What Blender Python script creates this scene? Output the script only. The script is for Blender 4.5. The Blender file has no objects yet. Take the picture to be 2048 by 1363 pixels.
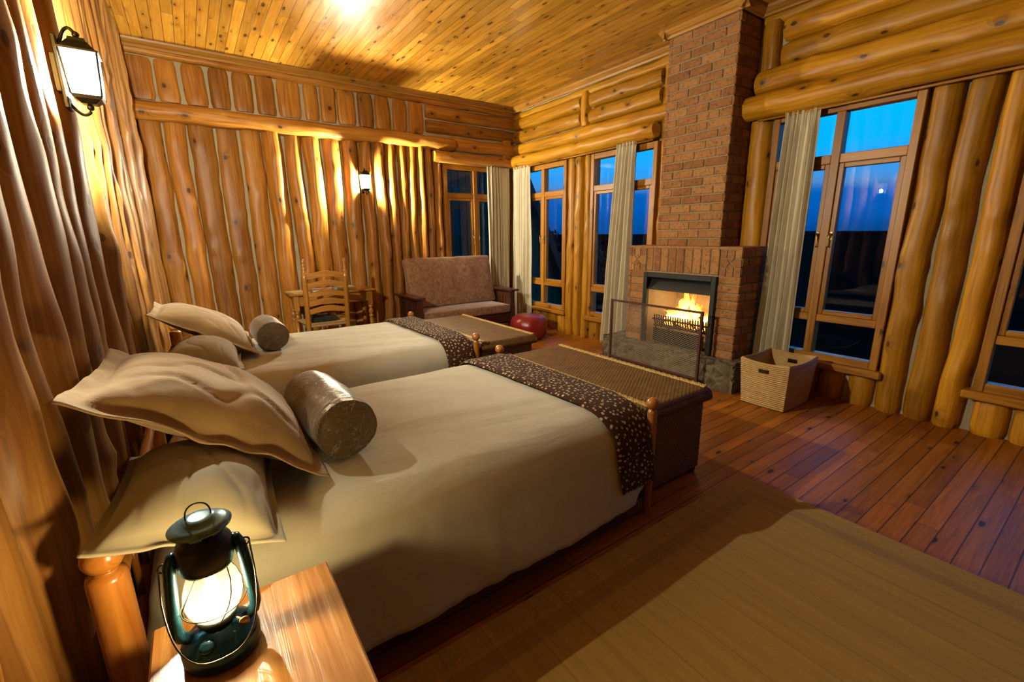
# Log-cabin bedroom at dusk
BULBW = 29000.0    # wall lantern bulbs
LANT = 800.0      # hurricane lantern flame
SKYS = 1.5        # dusk sky
EXPO = 0.0
ALB = .68         # reflectance scale shared by every surface
import bpy, bmesh, math, random
from mathutils import Vector, Matrix, noise
from math import sin, cos, pi, radians, sqrt, floor, exp

SC = bpy.context.scene
COL = SC.collection
V = Vector
RND = random.Random(11)


def nz(x, y=0.0, z=0.0):
    return noise.noise(V((x, y, z)))


# ------------------------------------------------------------------ mesh builder
class MB:
    def __init__(s):
        s.v = []; s.f = []; s.uv = []; s.rn = []; s.mi = []; s.sm = []

    def add(s, verts, faces, uvs=None, rnd=0.0, mi=0, smooth=True):
        b = len(s.v)
        s.v.extend([V(p) for p in verts])
        s.uv.extend(uvs if uvs else [(p[0], p[1]) for p in verts])
        s.rn.extend([rnd] * len(verts))
        for f in faces:
            s.f.append([i + b for i in f]); s.mi.append(mi); s.sm.append(smooth)

    def grid(s, nu, nv, fn, uvfn=None, rnd=0.0, mi=0, smooth=True, closeu=False):
        vs = []; us = []
        for j in range(nv + 1):
            for i in range(nu + 1):
                vs.append(fn(i / nu, j / nv))
                us.append(uvfn(i / nu, j / nv) if uvfn else (i / nu, j / nv))
        fs = []
        w = nu + 1
        for j in range(nv):
            for i in range(nu):
                fs.append((j * w + i, j * w + i + 1, (j + 1) * w + i + 1, (j + 1) * w + i))
        s.add(vs, fs, us, rnd, mi, smooth)

    def box(s, c, size, bev=0.004, rot=None, rnd=None, mi=0, taper=None):
        if rnd is None: rnd = RND.random()
        hx, hy, hz = size[0] / 2, size[1] / 2, size[2] / 2
        b = min(bev, hx * .45, hy * .45, hz * .45)
        L = max(range(3), key=lambda k: size[k])
        c = V(c)
        vs = []; us = []; idx = {}
        for sx in (-1, 1):
            for sy in (-1, 1):
                for sz in (-1, 1):
                    for k in range(3):
                        p = V((sx * (hx - b), sy * (hy - b), sz * (hz - b)))
                        p[k] += (sx, sy, sz)[k] * b
                        idx[(sx, sy, sz, k)] = len(vs)
                        o = [p[q] for q in range(3) if q != L]
                        us.append((o[0] + o[1], p[L]))
                        if taper: p = taper(p)
                        vs.append(c + (rot @ p if rot else p))
        fs = []
        for k in range(3):
            a, d = [q for q in range(3) if q != k]
            for sg in (-1, 1):
                q = []
                for (ia, ib) in ((-1, -1), (1, -1), (1, 1), (-1, 1)):
                    t = [0, 0, 0]; t[k] = sg; t[a] = ia; t[d] = ib
                    q.append(idx[(t[0], t[1], t[2], k)])
                fs.append(q)
        for k in range(3):
            a, d = [q for q in range(3) if q != k]
            for ia in (-1, 1):
                for ib in (-1, 1):
                    t = [0, 0, 0]; t[a] = ia; t[d] = ib
                    t0 = list(t); t0[k] = -1; t1 = list(t); t1[k] = 1
                    fs.append([idx[(*t0, a)], idx[(*t1, a)], idx[(*t1, d)], idx[(*t0, d)]])
        for sx in (-1, 1):
            for sy in (-1, 1):
                for sz in (-1, 1):
                    fs.append([idx[(sx, sy, sz, k)] for k in range(3)])
        s.add(vs, fs, us, rnd, mi, False)

    def beam(s, p0, p1, w, d, bev=.004, up=(0, 0, 1), rnd=None, mi=0):
        p0 = V(p0); p1 = V(p1); z = (p1 - p0); l = z.length; z.normalize()
        x = V(up).cross(z)
        if x.length < 1e-4: x = V((1, 0, 0)).cross(z)
        x.normalize(); y = z.cross(x)
        rot = Matrix((x, y, z)).transposed()
        s.box((p0 + p1) / 2, (w, d, l), bev, rot, rnd, mi)

    def tube(s, pts, r, seg=8, rnd=None, mi=0, caps=True, closed=False):
        if rnd is None: rnd = RND.random()
        pts = [V(p) for p in pts]; n = len(pts)
        rr = r if isinstance(r, (list, tuple)) else [r] * n
        t0 = (pts[1] - pts[0]).normalized()
        a = V((0, 0, 1)) if abs(t0.z) < .9 else V((1, 0, 0))
        nx = t0.cross(a).normalized()
        vs = []; us = []; L = 0
        for i in range(n):
            if closed: t = (pts[(i + 1) % n] - pts[i - 1]).normalized()
            else: t = (pts[min(i + 1, n - 1)] - pts[max(i - 1, 0)]).normalized()
            nx = (nx - t * nx.dot(t)).normalized(); ny = t.cross(nx)
            if i: L += (pts[i] - pts[i - 1]).length
            for k in range(seg):
                th = 2 * pi * k / seg
                vs.append(pts[i] + (nx * cos(th) + ny * sin(th)) * rr[i]); us.append((th * rr[i], L))
        fs = []
        m = n if closed else n - 1
        for i in range(m):
            for k in range(seg):
                a0 = i * seg; a1 = ((i + 1) % n) * seg; k1 = (k + 1) % seg
                fs.append((a0 + k, a0 + k1, a1 + k1, a1 + k))
        if caps and not closed:
            fs.append(tuple(range(seg))[::-1]); fs.append(tuple((n - 1) * seg + k for k in range(seg)))
        s.add(vs, fs, us, rnd, mi, True)

    def lathe(s, prof, c=(0, 0, 0), rot=None, seg=24, rnd=None, mi=0, fn=None):
        if rnd is None: rnd = RND.random()
        c = V(c); n = len(prof); vs = []; us = []
        for i, (r, z) in enumerate(prof):
            for k in range(seg + 1):
                th = 2 * pi * k / seg
                p = V((r * cos(th), r * sin(th), z))
                if fn: p = fn(p, th, i)
                vs.append(c + (rot @ p if rot else p)); us.append((th * max(r, .01), z))
        fs = []
        w = seg + 1
        for i in range(n - 1):
            for k in range(seg):
                fs.append((i * w + k, i * w + k + 1, (i + 1) * w + k + 1, (i + 1) * w + k))
        s.add(vs, fs, us, rnd, mi, True)

    def sphere(s, c, r, seg=14, rnd=None, mi=0, sc=(1, 1, 1)):
        prof = [(max(1e-4, sin(pi * i / seg)) * r, -cos(pi * i / seg) * r) for i in range(seg + 1)]
        s.lathe(prof, c, None, seg + 4, rnd, mi, fn=lambda p, t, i: V((p.x * sc[0], p.y * sc[1], p.z * sc[2])))

    # a peeled pole: slightly crooked, bumpy, half round (or full) with closed ends
    def log(s, p0, p1, ra, rb, out, seed=None, full=False, mi=0, wander=.010, bumps=3, rough=.07, step=.05, seg=14, power=.8, capb=True):
        if seed is None: seed = RND.random() * 500
        p0 = V(p0); p1 = V(p1); ax = p1 - p0; L = ax.length; ax.normalize(); out = V(out).normalized()
        side = ax.cross(out).normalized()
        n = max(3, int(L / step)); rg = random.Random(int(seed * 1000))
        kb = [(rg.random() * L, rg.uniform(-1.1, 1.1), rg.uniform(.008, .022), rg.uniform(.05, .10)) for _ in range(int(bumps * L / 2.5 + .5))]
        a0, a1 = (-pi, pi) if full else (-radians(105), radians(105))
        vs = []; us = []
        for j in range(n + 1):
            t = j / n; d = t * L
            cx = nz(d * .7, seed, 1.3) * wander * 2.2 + nz(d * 2.6, seed, 4.1) * wander
            cy = nz(d * .8, seed, 7.7) * wander * 1.4
            for k in range(seg + 1):
                th = a0 + (a1 - a0) * k / seg
                w = 1 + rough * nz(d * 1.6, seed, th * .8) + rough * .8 * nz(d * 4.2, seed + 9, th * 1.5)
                if full: w = 1 + rough * nz(d * 1.6, seed + cos(th), sin(th)) + rough * .6 * nz(d * 4, seed + 9 + cos(th), sin(th))
                ex = 0
                for (bd, bt, ba, bw) in kb:
                    q = ((d - bd) / bw) ** 2 + ((th - bt) / .45) ** 2
                    if q < 6: ex += ba * exp(-q)
                S = sin(th); Cc = cos(th)
                e = 1.0 if full else power
                S = math.copysign(abs(S) ** e, S); Cc = math.copysign(abs(Cc) ** e, Cc)
                endr = 1 - .12 * exp(-min(d, L - d) / .012)
                vs.append(p0 + ax * d + side * (cx + S * (ra * w + ex * .6) * endr) + out * (cy + Cc * (rb * w + ex) * endr))
                us.append((th * ra, d))
        fs = []; w_ = seg + 1
        for j in range(n):
            for k in range(seg):
                fs.append((j * w_ + k, j * w_ + k + 1, (j + 1) * w_ + k + 1, (j + 1) * w_ + k))
        r = (seed * .61803) % 1
        s.add(vs, fs, us, r, mi, True)
        if capb:
            for base in (0, n * w_):
                ring = vs[base:base + w_]
                cen = sum(ring, V()) / w_
                s.add(ring + [cen], [(k, k + 1, w_) for k in range(w_ - 1)], [(.5 * (p - cen).dot(side), .2 * (p - cen).dot(out)) for p in ring] + [(0, 0)], r, mi, False)

    def build(s, name, mats, parent=None, origin=None, flip=False):
        me = bpy.data.meshes.new(name)
        off = V(origin) if origin is not None else (V(parent.location) if parent and parent.type == 'EMPTY' else V())
        me.from_pydata([tuple(p - off) for p in s.v], [], s.f)
        if not isinstance(mats, (list, tuple)): mats = [mats]
        for m in mats: me.materials.append(m)
        me.polygons.foreach_set('material_index', s.mi)
        me.polygons.foreach_set('use_smooth', s.sm)
        uvl = me.uv_layers.new(name='UVMap')
        li = [0] * len(me.loops); me.loops.foreach_get('vertex_index', li)
        buf = []
        for i in li: buf.extend(s.uv[i])
        uvl.data.foreach_set('uv', buf)
        at = me.attributes.new('rnd', 'FLOAT', 'POINT'); at.data.foreach_set('value', s.rn)
        bm = bmesh.new(); bm.from_mesh(me); bmesh.ops.recalc_face_normals(bm, faces=bm.faces); bm.to_mesh(me); bm.free()
        me.update()
        o = bpy.data.objects.new(name, me); COL.objects.link(o)
        if parent:
            o.parent = parent
        else:
            o.location = off
        return o



def thing(name, loc, label, cat, group=None):
    o = bpy.data.objects.new(name, None); COL.objects.link(o)
    o.empty_display_size = .1; o.location = loc
    o['label'] = label; o['category'] = cat
    if group: o['group'] = group
    return o


def tag(o, label, cat, group=None, kind=None):
    o['label'] = label; o['category'] = cat
    if group: o['group'] = group
    if kind: o['kind'] = kind
    return o


def part(mb, name, mat, par, sub=None):
    """child mesh of an Empty (par); for a sub-part pass the part mesh as sub"""
    o = mb.build(name, mat, None, origin=par.location)
    o.location = (0, 0, 0)
    o.parent = sub if sub else par
    return o


def solo(mb, name, mat, origin, label, cat, group=None):
    o = mb.build(name, mat, None, origin=origin)
    return tag(o, label, cat, group)


def struct(mb, name, mat):
    o = mb.build(name, mat); o['kind'] = 'structure'
    return o


def kids(o): return [c for c in bpy.data.objects if c.parent == o]


def copy_tree(o, loc, label, group=None):
    def rec(a, p):
        c = a.copy(); COL.objects.link(c)
        if p: c.parent = p
        for k in kids(a):
            if k != c: rec(k, c)
        return c
    c = rec(o, None); c.location = loc; c['label'] = label
    if group: c['group'] = group
    return c
# ------------------------------------------------------------------ materials
class Mt:
    def __init__(s, name):
        s.m = bpy.data.materials.new(name); s.m.use_nodes = True
        s.t = s.m.node_tree; s.t.nodes.clear()
        s.out = s.t.nodes.new('ShaderNodeOutputMaterial')

    def node(s, ty, props=None, **ins):
        n = s.t.nodes.new(ty)
        for k, v in (props or {}).items(): setattr(n, k, v)
        for k, v in ins.items(): s.set(n, k, v)
        return n

    def set(s, n, k, v):
        if isinstance(k, str) and k.startswith('i') and k[1:].isdigit(): k = int(k[1:])
        elif isinstance(k, str): k = k.replace('_', ' ')
        sock = n.inputs[k]
        if isinstance(v, bpy.types.NodeSocket): s.t.links.new(v, sock)
        else:
            if sock.type == 'RGBA' and len(v) == 3: v = (*v, 1)
            sock.default_value = v

    def uv(s): return s.node('ShaderNodeTexCoord').outputs['UV']
    def obj(s): return s.node('ShaderNodeTexCoord').outputs['Object']
    def attr(s, n='rnd'): return s.node('ShaderNodeAttribute', {'attribute_name': n}).outputs['Fac']

    def math(s, op, a, b=None, c=None, clamp=False):
        n = s.node('ShaderNodeMath', {'operation': op, 'use_clamp': clamp}); s.set(n, 'i0', a)
        if b is not None: s.set(n, 'i1', b)
        if c is not None: s.set(n, 'i2', c)
        return n.outputs[0]

    def sep(s, v):
        n = s.node('ShaderNodeSeparateXYZ', None, i0=v); return n.outputs[0], n.outputs[1], n.outputs[2]

    def comb(s, x=0.0, y=0.0, z=0.0): return s.node('ShaderNodeCombineXYZ', None, i0=x, i1=y, i2=z).outputs[0]

    def vm(s, op, a, b):
        n = s.node('ShaderNodeVectorMath', {'operation': op}); s.set(n, 'i0', a); s.set(n, 'i1', b); return n.outputs[0]

    def noise(s, vec, scale=5.0, detail=3.0, rough=.55, dist=0.0):
        return s.node('ShaderNodeTexNoise', None, Vector=vec, Scale=scale, Detail=detail, Roughness=rough, Distortion=dist).outputs['Fac']

    def vor(s, vec, scale=5.0, feat='F1', rand=1.0, dims='3D'):
        return s.node('ShaderNodeTexVoronoi', {'feature': feat, 'voronoi_dimensions': dims}, Vector=vec, Scale=scale, Randomness=rand)

    def white(s, vec, dims='3D'):
        n = s.node('ShaderNodeTexWhiteNoise', {'noise_dimensions': dims})
        s.set(n, 'W' if dims == '1D' else 'Vector', vec); return n.outputs['Value']

    def ramp(s, fac, stops, interp='LINEAR'):
        n = s.node('ShaderNodeValToRGB', None, Fac=fac); cr = n.color_ramp; cr.interpolation = interp
        while len(cr.elements) < len(stops): cr.elements.new(.5)
        for e, (p, c) in zip(cr.elements, stops):
            e.position = p; e.color = (*c, 1) if len(c) == 3 else c
        return n.outputs['Color']

    def mapr(s, v, a, b, c=0.0, d=1.0):
        return s.node('ShaderNodeMapRange', None, i0=v, i1=a, i2=b, i3=c, i4=d).outputs[0]

    def mix(s, fac, a, b, blend='MIX'):
        n = s.node('ShaderNodeMix', {'data_type': 'RGBA', 'blend_type': blend})
        s.set(n, 'i0', fac); s.set(n, 'i6', a); s.set(n, 'i7', b); return n.outputs[2]

    def bump(s, h, st=.3, dist=.01):
        return s.node('ShaderNodeBump', None, Height=h, Strength=st, Distance=dist).outputs[0]

    def bsdf(s, **k):
        k['Base_Color'] = s.mix(1.0, k['Base_Color'], (ALB, ALB, ALB), 'MULTIPLY')   # overall reflectance of oiled timber and cloth
        n = s.node('ShaderNodeBsdfPrincipled', None, **k); s.t.links.new(n.outputs[0], s.out.inputs[0]); return s.m

    def surf(s, sock): s.t.links.new(sock, s.out.inputs[0]); return s.m


def plain(name, col, rough=.5, metal=0.0, var=.12, scale=30, bump=.05, spec=.5):
    m = Mt(name); n = m.noise(m.obj(), scale, 3)
    c = m.mix(n, tuple(x * (1 - var) for x in col), tuple(min(1, x * (1 + var)) for x in col))
    return m.bsdf(Base_Color=c, Roughness=rough, Metallic=metal, Specular_IOR_Level=spec, Normal=m.bump(n, bump, .004))


def wood(name, lo, mid, hi, knot=(.06, .025, .008), rough=.42, gs=26.0, knots=1.0, spec=.4, bump=.12, vscale=1.0, coat=0.0, vary=.5):
    """peeled and varnished pine; UV is in metres, v along the grain"""
    m = Mt(name); r = m.attr(); u, v, _ = m.sep(m.uv())
    rx = m.math('MULTIPLY', r, 37.0)
    vec = m.comb(m.math('ADD', u, rx), m.math('MULTIPLY_ADD', v, vscale, m.math('MULTIPLY', r, 91.0)), rx)
    # knots
    kv = m.vm('MULTIPLY', vec, (6.0, 3.0, 1.0))
    vo = m.vor(kv, 1.0, 'F1', 1.0, '2D')
    d = vo.outputs['Distance']
    pick = m.math('GREATER_THAN', m.sep(vo.outputs['Color'])[0], 1 - .38 * knots)
    kd = m.math('MULTIPLY_ADD', m.noise(vec, 40, 2), .06, d)
    km = m.math('MULTIPLY', m.mapr(kd, .125, .095), pick)
    kh = m.math('MULTIPLY', m.mapr(kd, .33, .10), pick)
    # grain
    warp = m.math('MULTIPLY', kh, .05)
    gvec = m.vm('MULTIPLY', m.vm('ADD', vec, m.comb(warp, 0.0, 0.0)), (gs, 1.6, 1.0))
    g = m.noise(gvec, 1.0, 4, .6, .6)
    g2 = m.noise(m.vm('MULTIPLY', vec, (3.2, .7, 1.0)), 1.0, 2, .5, .5)
    gm = m.math('ADD', m.math('MULTIPLY', g, .60), m.math('MULTIPLY', g2, .40))
    col = m.ramp(gm, [(.36, lo), (.5, mid), (.62, hi)])
    tone = m.math('MULTIPLY_ADD', r, vary, 1 - vary / 2)
    col = m.mix(1.0, col, m.comb(tone, tone, tone), 'MULTIPLY')
    col = m.mix(m.math('MULTIPLY', kh, .45), col, tuple(x * .55 for x in lo))
    col = m.mix(m.math('MULTIPLY', km, .9), col, knot)
    crack = m.mapr(m.noise(m.vm('MULTIPLY', vec, (60.0, 1.1, 1.0)), 1.0, 2, .5), .70, .76)
    col = m.mix(m.math('MULTIPLY', crack, .45), col, tuple(x * .35 for x in lo))
    h = m.math('SUBTRACT', m.math('MULTIPLY', g, .5), m.math('MULTIPLY', m.math('ADD', km, crack), .5))
    return m.bsdf(Base_Color=col, Roughness=m.mapr(g, .2, .8, rough - .06, rough + .1), Specular_IOR_Level=spec,
                  Normal=m.bump(h, bump, .01), Coat_Weight=coat, Coat_Roughness=.2)


def planks(name, across, w, L, lo, mid, hi, rough, kdens, gap=.05, coat=.0, kcol=(.05, .02, .006), kx=3.2, ky=1.1, ksz=.13, tone=.5, bump=.4):
    m = Mt(name); p = m.sep(m.obj())
    a, b = (p[1], p[0]) if across == 'y' else (p[0], p[1])
    ia = m.math('FLOOR', m.math('DIVIDE', a, w)); fa = m.math('FRACT', m.math('DIVIDE', a, w))
    r1 = m.white(ia, '1D')
    bb = m.math('DIVIDE', m.math('MULTIPLY_ADD', r1, 17.3, b), L)
    ib = m.math('FLOOR', bb); fb = m.math('FRACT', bb)
    r2 = m.white(m.comb(ia, ib, 3.0))
    vec = m.comb(m.math('MULTIPLY_ADD', r2, 31.0, a), m.math('MULTIPLY_ADD', r2, 57.0, b), m.math('MULTIPLY', r2, 40.0))
    vo = m.vor(m.vm('MULTIPLY', vec, (kx / .3, ky / .3, 1.0)), 1.0, 'F1', 1.0, '2D')
    pick = m.math('GREATER_THAN', m.sep(vo.outputs['Color'])[0], 1 - kdens)
    kd = m.math('MULTIPLY_ADD', m.noise(vec, 60, 2), .05, vo.outputs['Distance'])
    szv = m.math('MULTIPLY_ADD', m.sep(vo.outputs['Color'])[1], ksz, ksz * .5)
    km = m.math('MULTIPLY', m.math('LESS_THAN', kd, szv), pick)
    kh = m.math('MULTIPLY', m.mapr(kd, ksz * 3.2, ksz), pick)
    g = m.noise(m.vm('MULTIPLY', m.vm('ADD', vec, m.comb(m.math('MULTIPLY', kh, .02), 0.0, 0.0)), (62.0, 2.6, 1.0)), 1.0, 4, .6, 1.0)
    g2 = m.noise(m.vm('MULTIPLY', vec, (9.0, 1.1, 1.0)), 1.0, 2)
    gm = m.math('ADD', m.math('MULTIPLY', g, .6), m.math('MULTIPLY', g2, .4))
    col = m.ramp(gm, [(.32, lo), (.5, mid), (.66, hi)])
    tn = m.math('MULTIPLY_ADD', r2, tone, 1 - tone / 2)
    col = m.mix(1.0, col, m.comb(tn, tn, tn), 'MULTIPLY')
    col = m.mix(m.math('MULTIPLY', kh, .4), col, tuple(x * .5 for x in lo))
    col = m.mix(m.math('MULTIPLY', km, .9), col, kcol)
    ga = m.math('LESS_THAN', m.math('MINIMUM', fa, m.math('SUBTRACT', 1.0, fa)), gap)
    gb = m.math('LESS_THAN', fb, .004 / L)
    gp = m.math('MAXIMUM', ga, gb)
    col = m.mix(m.math('MULTIPLY', gp, .8), col, tuple(x * .15 for x in lo))
    h = m.math('MULTIPLY_ADD', gp, -1.0, m.math('MULTIPLY', g, .08))
    return m.bsdf(Base_Color=col, Roughness=m.mapr(g2, .3, .7, rough - .04, rough + .08), Normal=m.bump(h, bump, .006),
                  Coat_Weight=coat, Coat_Roughness=.12, Specular_IOR_Level=.26)


def fabric(name, c1, c2, sc=7.0, rough=.85, weave=420.0, bump=.12, sheen=.25, big=.35, crease=0.0):
    m = Mt(name); o = m.obj()
    n = m.noise(o, sc, 4, .6); w = m.noise(o, weave, 1)
    c = m.mix(m.mapr(n, .5 - big / 2, .5 + big / 2), c1, c2)
    c = m.mix(m.math('MULTIPLY', w, .22), c, tuple(x * .6 for x in c1))
    return m.bsdf(Base_Color=c, Roughness=rough, Sheen_Weight=sheen, Sheen_Roughness=.5, Specular_IOR_Level=.15,
                  Normal=m.bump(m.math('MULTIPLY_ADD', m.noise(m.vm('MULTIPLY', o, (2.2, 9.0, 4.0)), 1.0, 4, .62, 1.6), crease, m.math('MULTIPLY_ADD', w, .3, n)), bump, .004 + .02 * bool(crease)))


def emit(name, col, st):
    m = Mt(name); e = m.node('ShaderNodeEmission', None, Color=col, Strength=st); return m.surf(e.outputs[0])


def clear_glass(name, tint=(.97, .99, 1), rough=.0, k=1.0, frost=0.0, ior=1.45):
    m = Mt(name)
    bf = m.node('ShaderNodeNewGeometry').outputs['Backfacing']
    f = m.node('ShaderNodeFresnel', None, IOR=m.math('MULTIPLY_ADD', bf, 1 / ior - ior, ior)).outputs[0]   # same reflectance from either side
    t = m.node('ShaderNodeBsdfTransparent', None, Color=tint).outputs[0]
    if frost:
        tr = m.node('ShaderNodeBsdfTranslucent', None, Color=(1, .95, .85)).outputs[0]
        t = m.node('ShaderNodeMixShader', None, i0=frost, i1=t, i2=tr).outputs[0]
    g = m.node('ShaderNodeBsdfGlossy', None, Color=(1, 1, 1), Roughness=rough).outputs[0]
    return m.surf(m.node('ShaderNodeMixShader', None, i0=m.math('MULTIPLY', f, k, clamp=True), i1=t, i2=g).outputs[0])


LOG = wood('log_pine', (0.258, 0.090, 0.011), (0.427, 0.173, 0.022), (0.564, 0.259, 0.044), rough=.40, gs=46, knots=.85, spec=.25)
LOGR = wood('log_pine_amber', (0.335, 0.132, 0.005), (0.522, 0.228, 0.008), (0.667, 0.319, 0.015), rough=.40, gs=42, knots=1.0, spec=.3)
LOGP = wood('log_pine_pale', (0.236, 0.095, 0.019), (0.365, 0.165, 0.034), (0.479, 0.243, 0.064), rough=.42, gs=46, knots=.7, spec=.2)
FRAMEW = wood('window_frame_pine', (0.269, 0.103, 0.005), (0.426, 0.171, 0.010), (0.560, 0.245, 0.018), rough=.38, gs=40, knots=.25, vary=.25)
DESKW = wood('honey_pine', (0.302, 0.113, 0.013), (0.432, 0.180, 0.025), (0.518, 0.241, 0.038), rough=.3, gs=40, knots=.12, vary=.2, coat=.3)
POSTW = wood('turned_pine', (0.289, 0.095, 0.012), (0.442, 0.158, 0.022), (0.561, 0.237, 0.037), rough=.28, gs=26, knots=.35, coat=.4, vary=.2)
SOFAW = wood('mahogany_stain', (.040, .012, .006), (.075, .022, .010), (.11, .035, .014), rough=.32, gs=40, knots=0.0, vary=.2, coat=.3)
NIGHTW = wood('worn_varnish_board', (0.195, 0.078, 0.020), (0.330, 0.148, 0.040), (0.435, 0.234, 0.080), rough=.22, gs=34, knots=.15, vary=.2, coat=.4, bump=.3)
TRIMW = wood('cornice_pine', (0.328, 0.134, 0.019), (0.476, 0.218, 0.031), (0.574, 0.301, 0.050), rough=.35, gs=40, knots=.2, vary=.15)
FLOORM = planks('floor_boards', 'y', .098, 3.2, (0.235, 0.070, 0.006), (0.405, 0.130, 0.010), (0.552, 0.198, 0.017), .40, .30, gap=.034, coat=.0, kcol=(.02, .008, .004), kx=2.2, ky=.8, ksz=.085, tone=.45)
CEILM = planks('ceiling_boards', 'x', .094, 1.7, (0.401, 0.161, 0.013), (0.593, 0.274, 0.026), (0.726, 0.386, 0.050), .30, .42, gap=.03, coat=.35, kcol=(.06, .022, .006), kx=3.0, ky=1.0, ksz=.12, tone=.5)


def mortar_m():
    m = Mt('chinking_mortar'); n = m.noise(m.obj(), 28, 4); n2 = m.noise(m.obj(), 4, 2)
    c = m.mix(n2, (.38, .32, .20), (.54, .46, .30))
    return m.bsdf(Base_Color=c, Roughness=.95, Normal=m.bump(n, .5, .01))


def brick_m(name, c1, c2, c3):
    m = Mt(name); r = m.attr(); o = m.obj()
    c = m.ramp(r, [(.0, c1), (.5, c2), (1.0, c3)])
    n = m.noise(o, 34, 5, .65); n2 = m.noise(m.vm('MULTIPLY', o, (1.0, 1.0, 2.5)), 9, 3)
    c = m.mix(m.mapr(n, .52, .74), c, tuple(x * .35 for x in c1))
    c = m.mix(m.mapr(n2, .5, .9, 0.0, .5), c, tuple(min(1, x * 1.35) for x in c3))
    return m.bsdf(Base_Color=c, Roughness=.88, Specular_IOR_Level=.2, Normal=m.bump(m.math('ADD', n, m.noise(o, 120, 2)), .55, .008))


MORTAR = mortar_m()
BRICK = brick_m('red_brick', (0.290, 0.124, 0.044), (0.386, 0.176, 0.060), (0.469, 0.230, 0.081))
BMORT = plain('brick_mortar', (0.300, 0.228, 0.132), .95, var=.25, bump=.4)
FBRICK = plain('firebox_lining', (.40, .32, .20), .9, var=.25, scale=18, bump=.3)


def stone_m():
    m = Mt('hearth_stone'); o = m.obj(); vo = m.vor(o, 7.5, 'F1'); e = m.vor(o, 7.5, 'DISTANCE_TO_EDGE').outputs['Distance']
    n = m.noise(o, 26, 5, .65)
    c = m.ramp(m.sep(vo.outputs['Color'])[0], [(0, (.10, .08, .042)), (.5, (.16, .125, .065)), (1, (.21, .17, .09))])
    c = m.mix(m.mapr(n, .45, .75, 0.0, .6), c, (.07, .055, .03))
    c = m.mix(m.mapr(e, .06, .015), c, (.20, .165, .095))
    return m.bsdf(Base_Color=c, Roughness=.9, Normal=m.bump(m.math('ADD', m.math('MULTIPLY', e, 2.0), m.math('MULTIPLY', n, .6)), .6, .03))


STONE = stone_m()
STEEL = plain('dark_steel', (.045, .05, .045), .45, .6, var=.2)
IRON = plain('cast_iron', (.03, .024, .02), .6, .7, var=.3)
RUST = plain('rusty_iron', (.10, .035, .018), .6, .4, var=.3, scale=60)
WIRE = plain('screen_wire', (.50, .44, .32), .5, .3, var=.2)
BRASS = plain('aged_brass', (.50, .33, .10), .3, .9, var=.15)
BLACK = plain('lamp_black_metal', (.018, .024, .022), .4, .5, var=.2)
CAPM = plain('lantern_cap_enamel_reflection', (.15, .29, .32), .3, .45, var=.1)  # teal enamel made paler: reflection of bright surroundings painted into its colour
TEAL = plain('lantern_blue_enamel', (.018, .075, .125), .2, .75, var=.15, scale=50)
WIREL = plain('lantern_wire', (.12, .10, .07), .3, .9)
SPREAD = fabric('cream_cotton', (0.594, 0.574, 0.439), (0.695, 0.674, 0.534), 5, weave=700, bump=.34, big=.4, crease=1.6)
PILC = fabric('sage_cotton', (0.378, 0.342, 0.225), (0.452, 0.408, 0.280), 6, weave=700, bump=.10)
SUEDE = fabric('tan_suede', (0.370, 0.237, 0.086), (0.500, 0.335, 0.127), 5, weave=260, bump=.2, crease=1.0, sheen=.4, big=.3)
CURT = fabric('cream_linen', (0.696, 0.612, 0.420), (0.789, 0.706, 0.497), 3, weave=500, bump=.08)
RUSH = plain('rush_seat', (0.420, 0.275, 0.102), .8, var=.3, scale=80, bump=.4)
PAPER = plain('white_paper', (.72, .69, .58), .7, var=.04)
MANILA = plain('manila_card', (.62, .45, .17), .6, var=.05)
DARKC = fabric('black_cloth', (.012, .010, .009), (.03, .026, .02), 9)
TAN2 = plain('socket_plastic', (.45, .36, .17), .5)


def satin_m():
    m = Mt('bronze_satin'); u = m.uv(); o = m.obj()
    w = m.noise(u, 11, 2, .5, 2.2)
    line = m.mapr(m.math('ABSOLUTE', m.math('SUBTRACT', w, .5)), .010, .003)
    n = m.noise(o, 9, 3)
    c = m.mix(n, (.075, .045, .014), (.155, .10, .034))
    c = m.mix(m.math('MULTIPLY', line, .9), c, (.30, .235, .12))
    cr = m.noise(m.vm('MULTIPLY', u, (11.0, 34.0, 1.0)), 1.0, 4, .6, .8)
    return m.bsdf(Base_Color=c, Roughness=.38, Metallic=.2, Sheen_Weight=.3, Specular_IOR_Level=.6,
                  Normal=m.bump(m.math('ADD', m.math('MULTIPLY', line, .25), cr), .5, .014))


def spots_m():
    m = Mt('spotted_brown_plush'); u = m.uv()
    vo = m.vor(u, 33.0, 'F1', .85, '2D'); d = vo.outputs['Distance']
    sz = m.math('MULTIPLY_ADD', m.sep(vo.outputs['Color'])[0], .19, .12)
    k = m.mapr(m.math('SUBTRACT', m.math('MULTIPLY_ADD', m.noise(u, 160, 1), .12, d), sz), .06, .0)
    n = m.noise(u, 260, 2)
    c = m.mix(n, (.035, .013, .006), (.085, .034, .015))
    c = m.mix(k, c, (.62, .50, .30))
    return m.bsdf(Base_Color=c, Roughness=.95, Sheen_Weight=.05, Specular_IOR_Level=.1, Normal=m.bump(n, .5, .004))


def chenille_m():
    m = Mt('rose_brown_chenille'); o = m.obj()
    w = m.noise(o, 9, 4, .6, 2.8); f = m.noise(o, 240, 2)
    c = m.mix(m.mapr(w, .40, .60), (.28, .15, .080), (.42, .245, .135))
    return m.bsdf(Base_Color=c, Roughness=.62, Sheen_Weight=.8, Sheen_Roughness=.3, Specular_IOR_Level=.25, Normal=m.bump(m.math('ADD', w, f), .25, .006))


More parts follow.
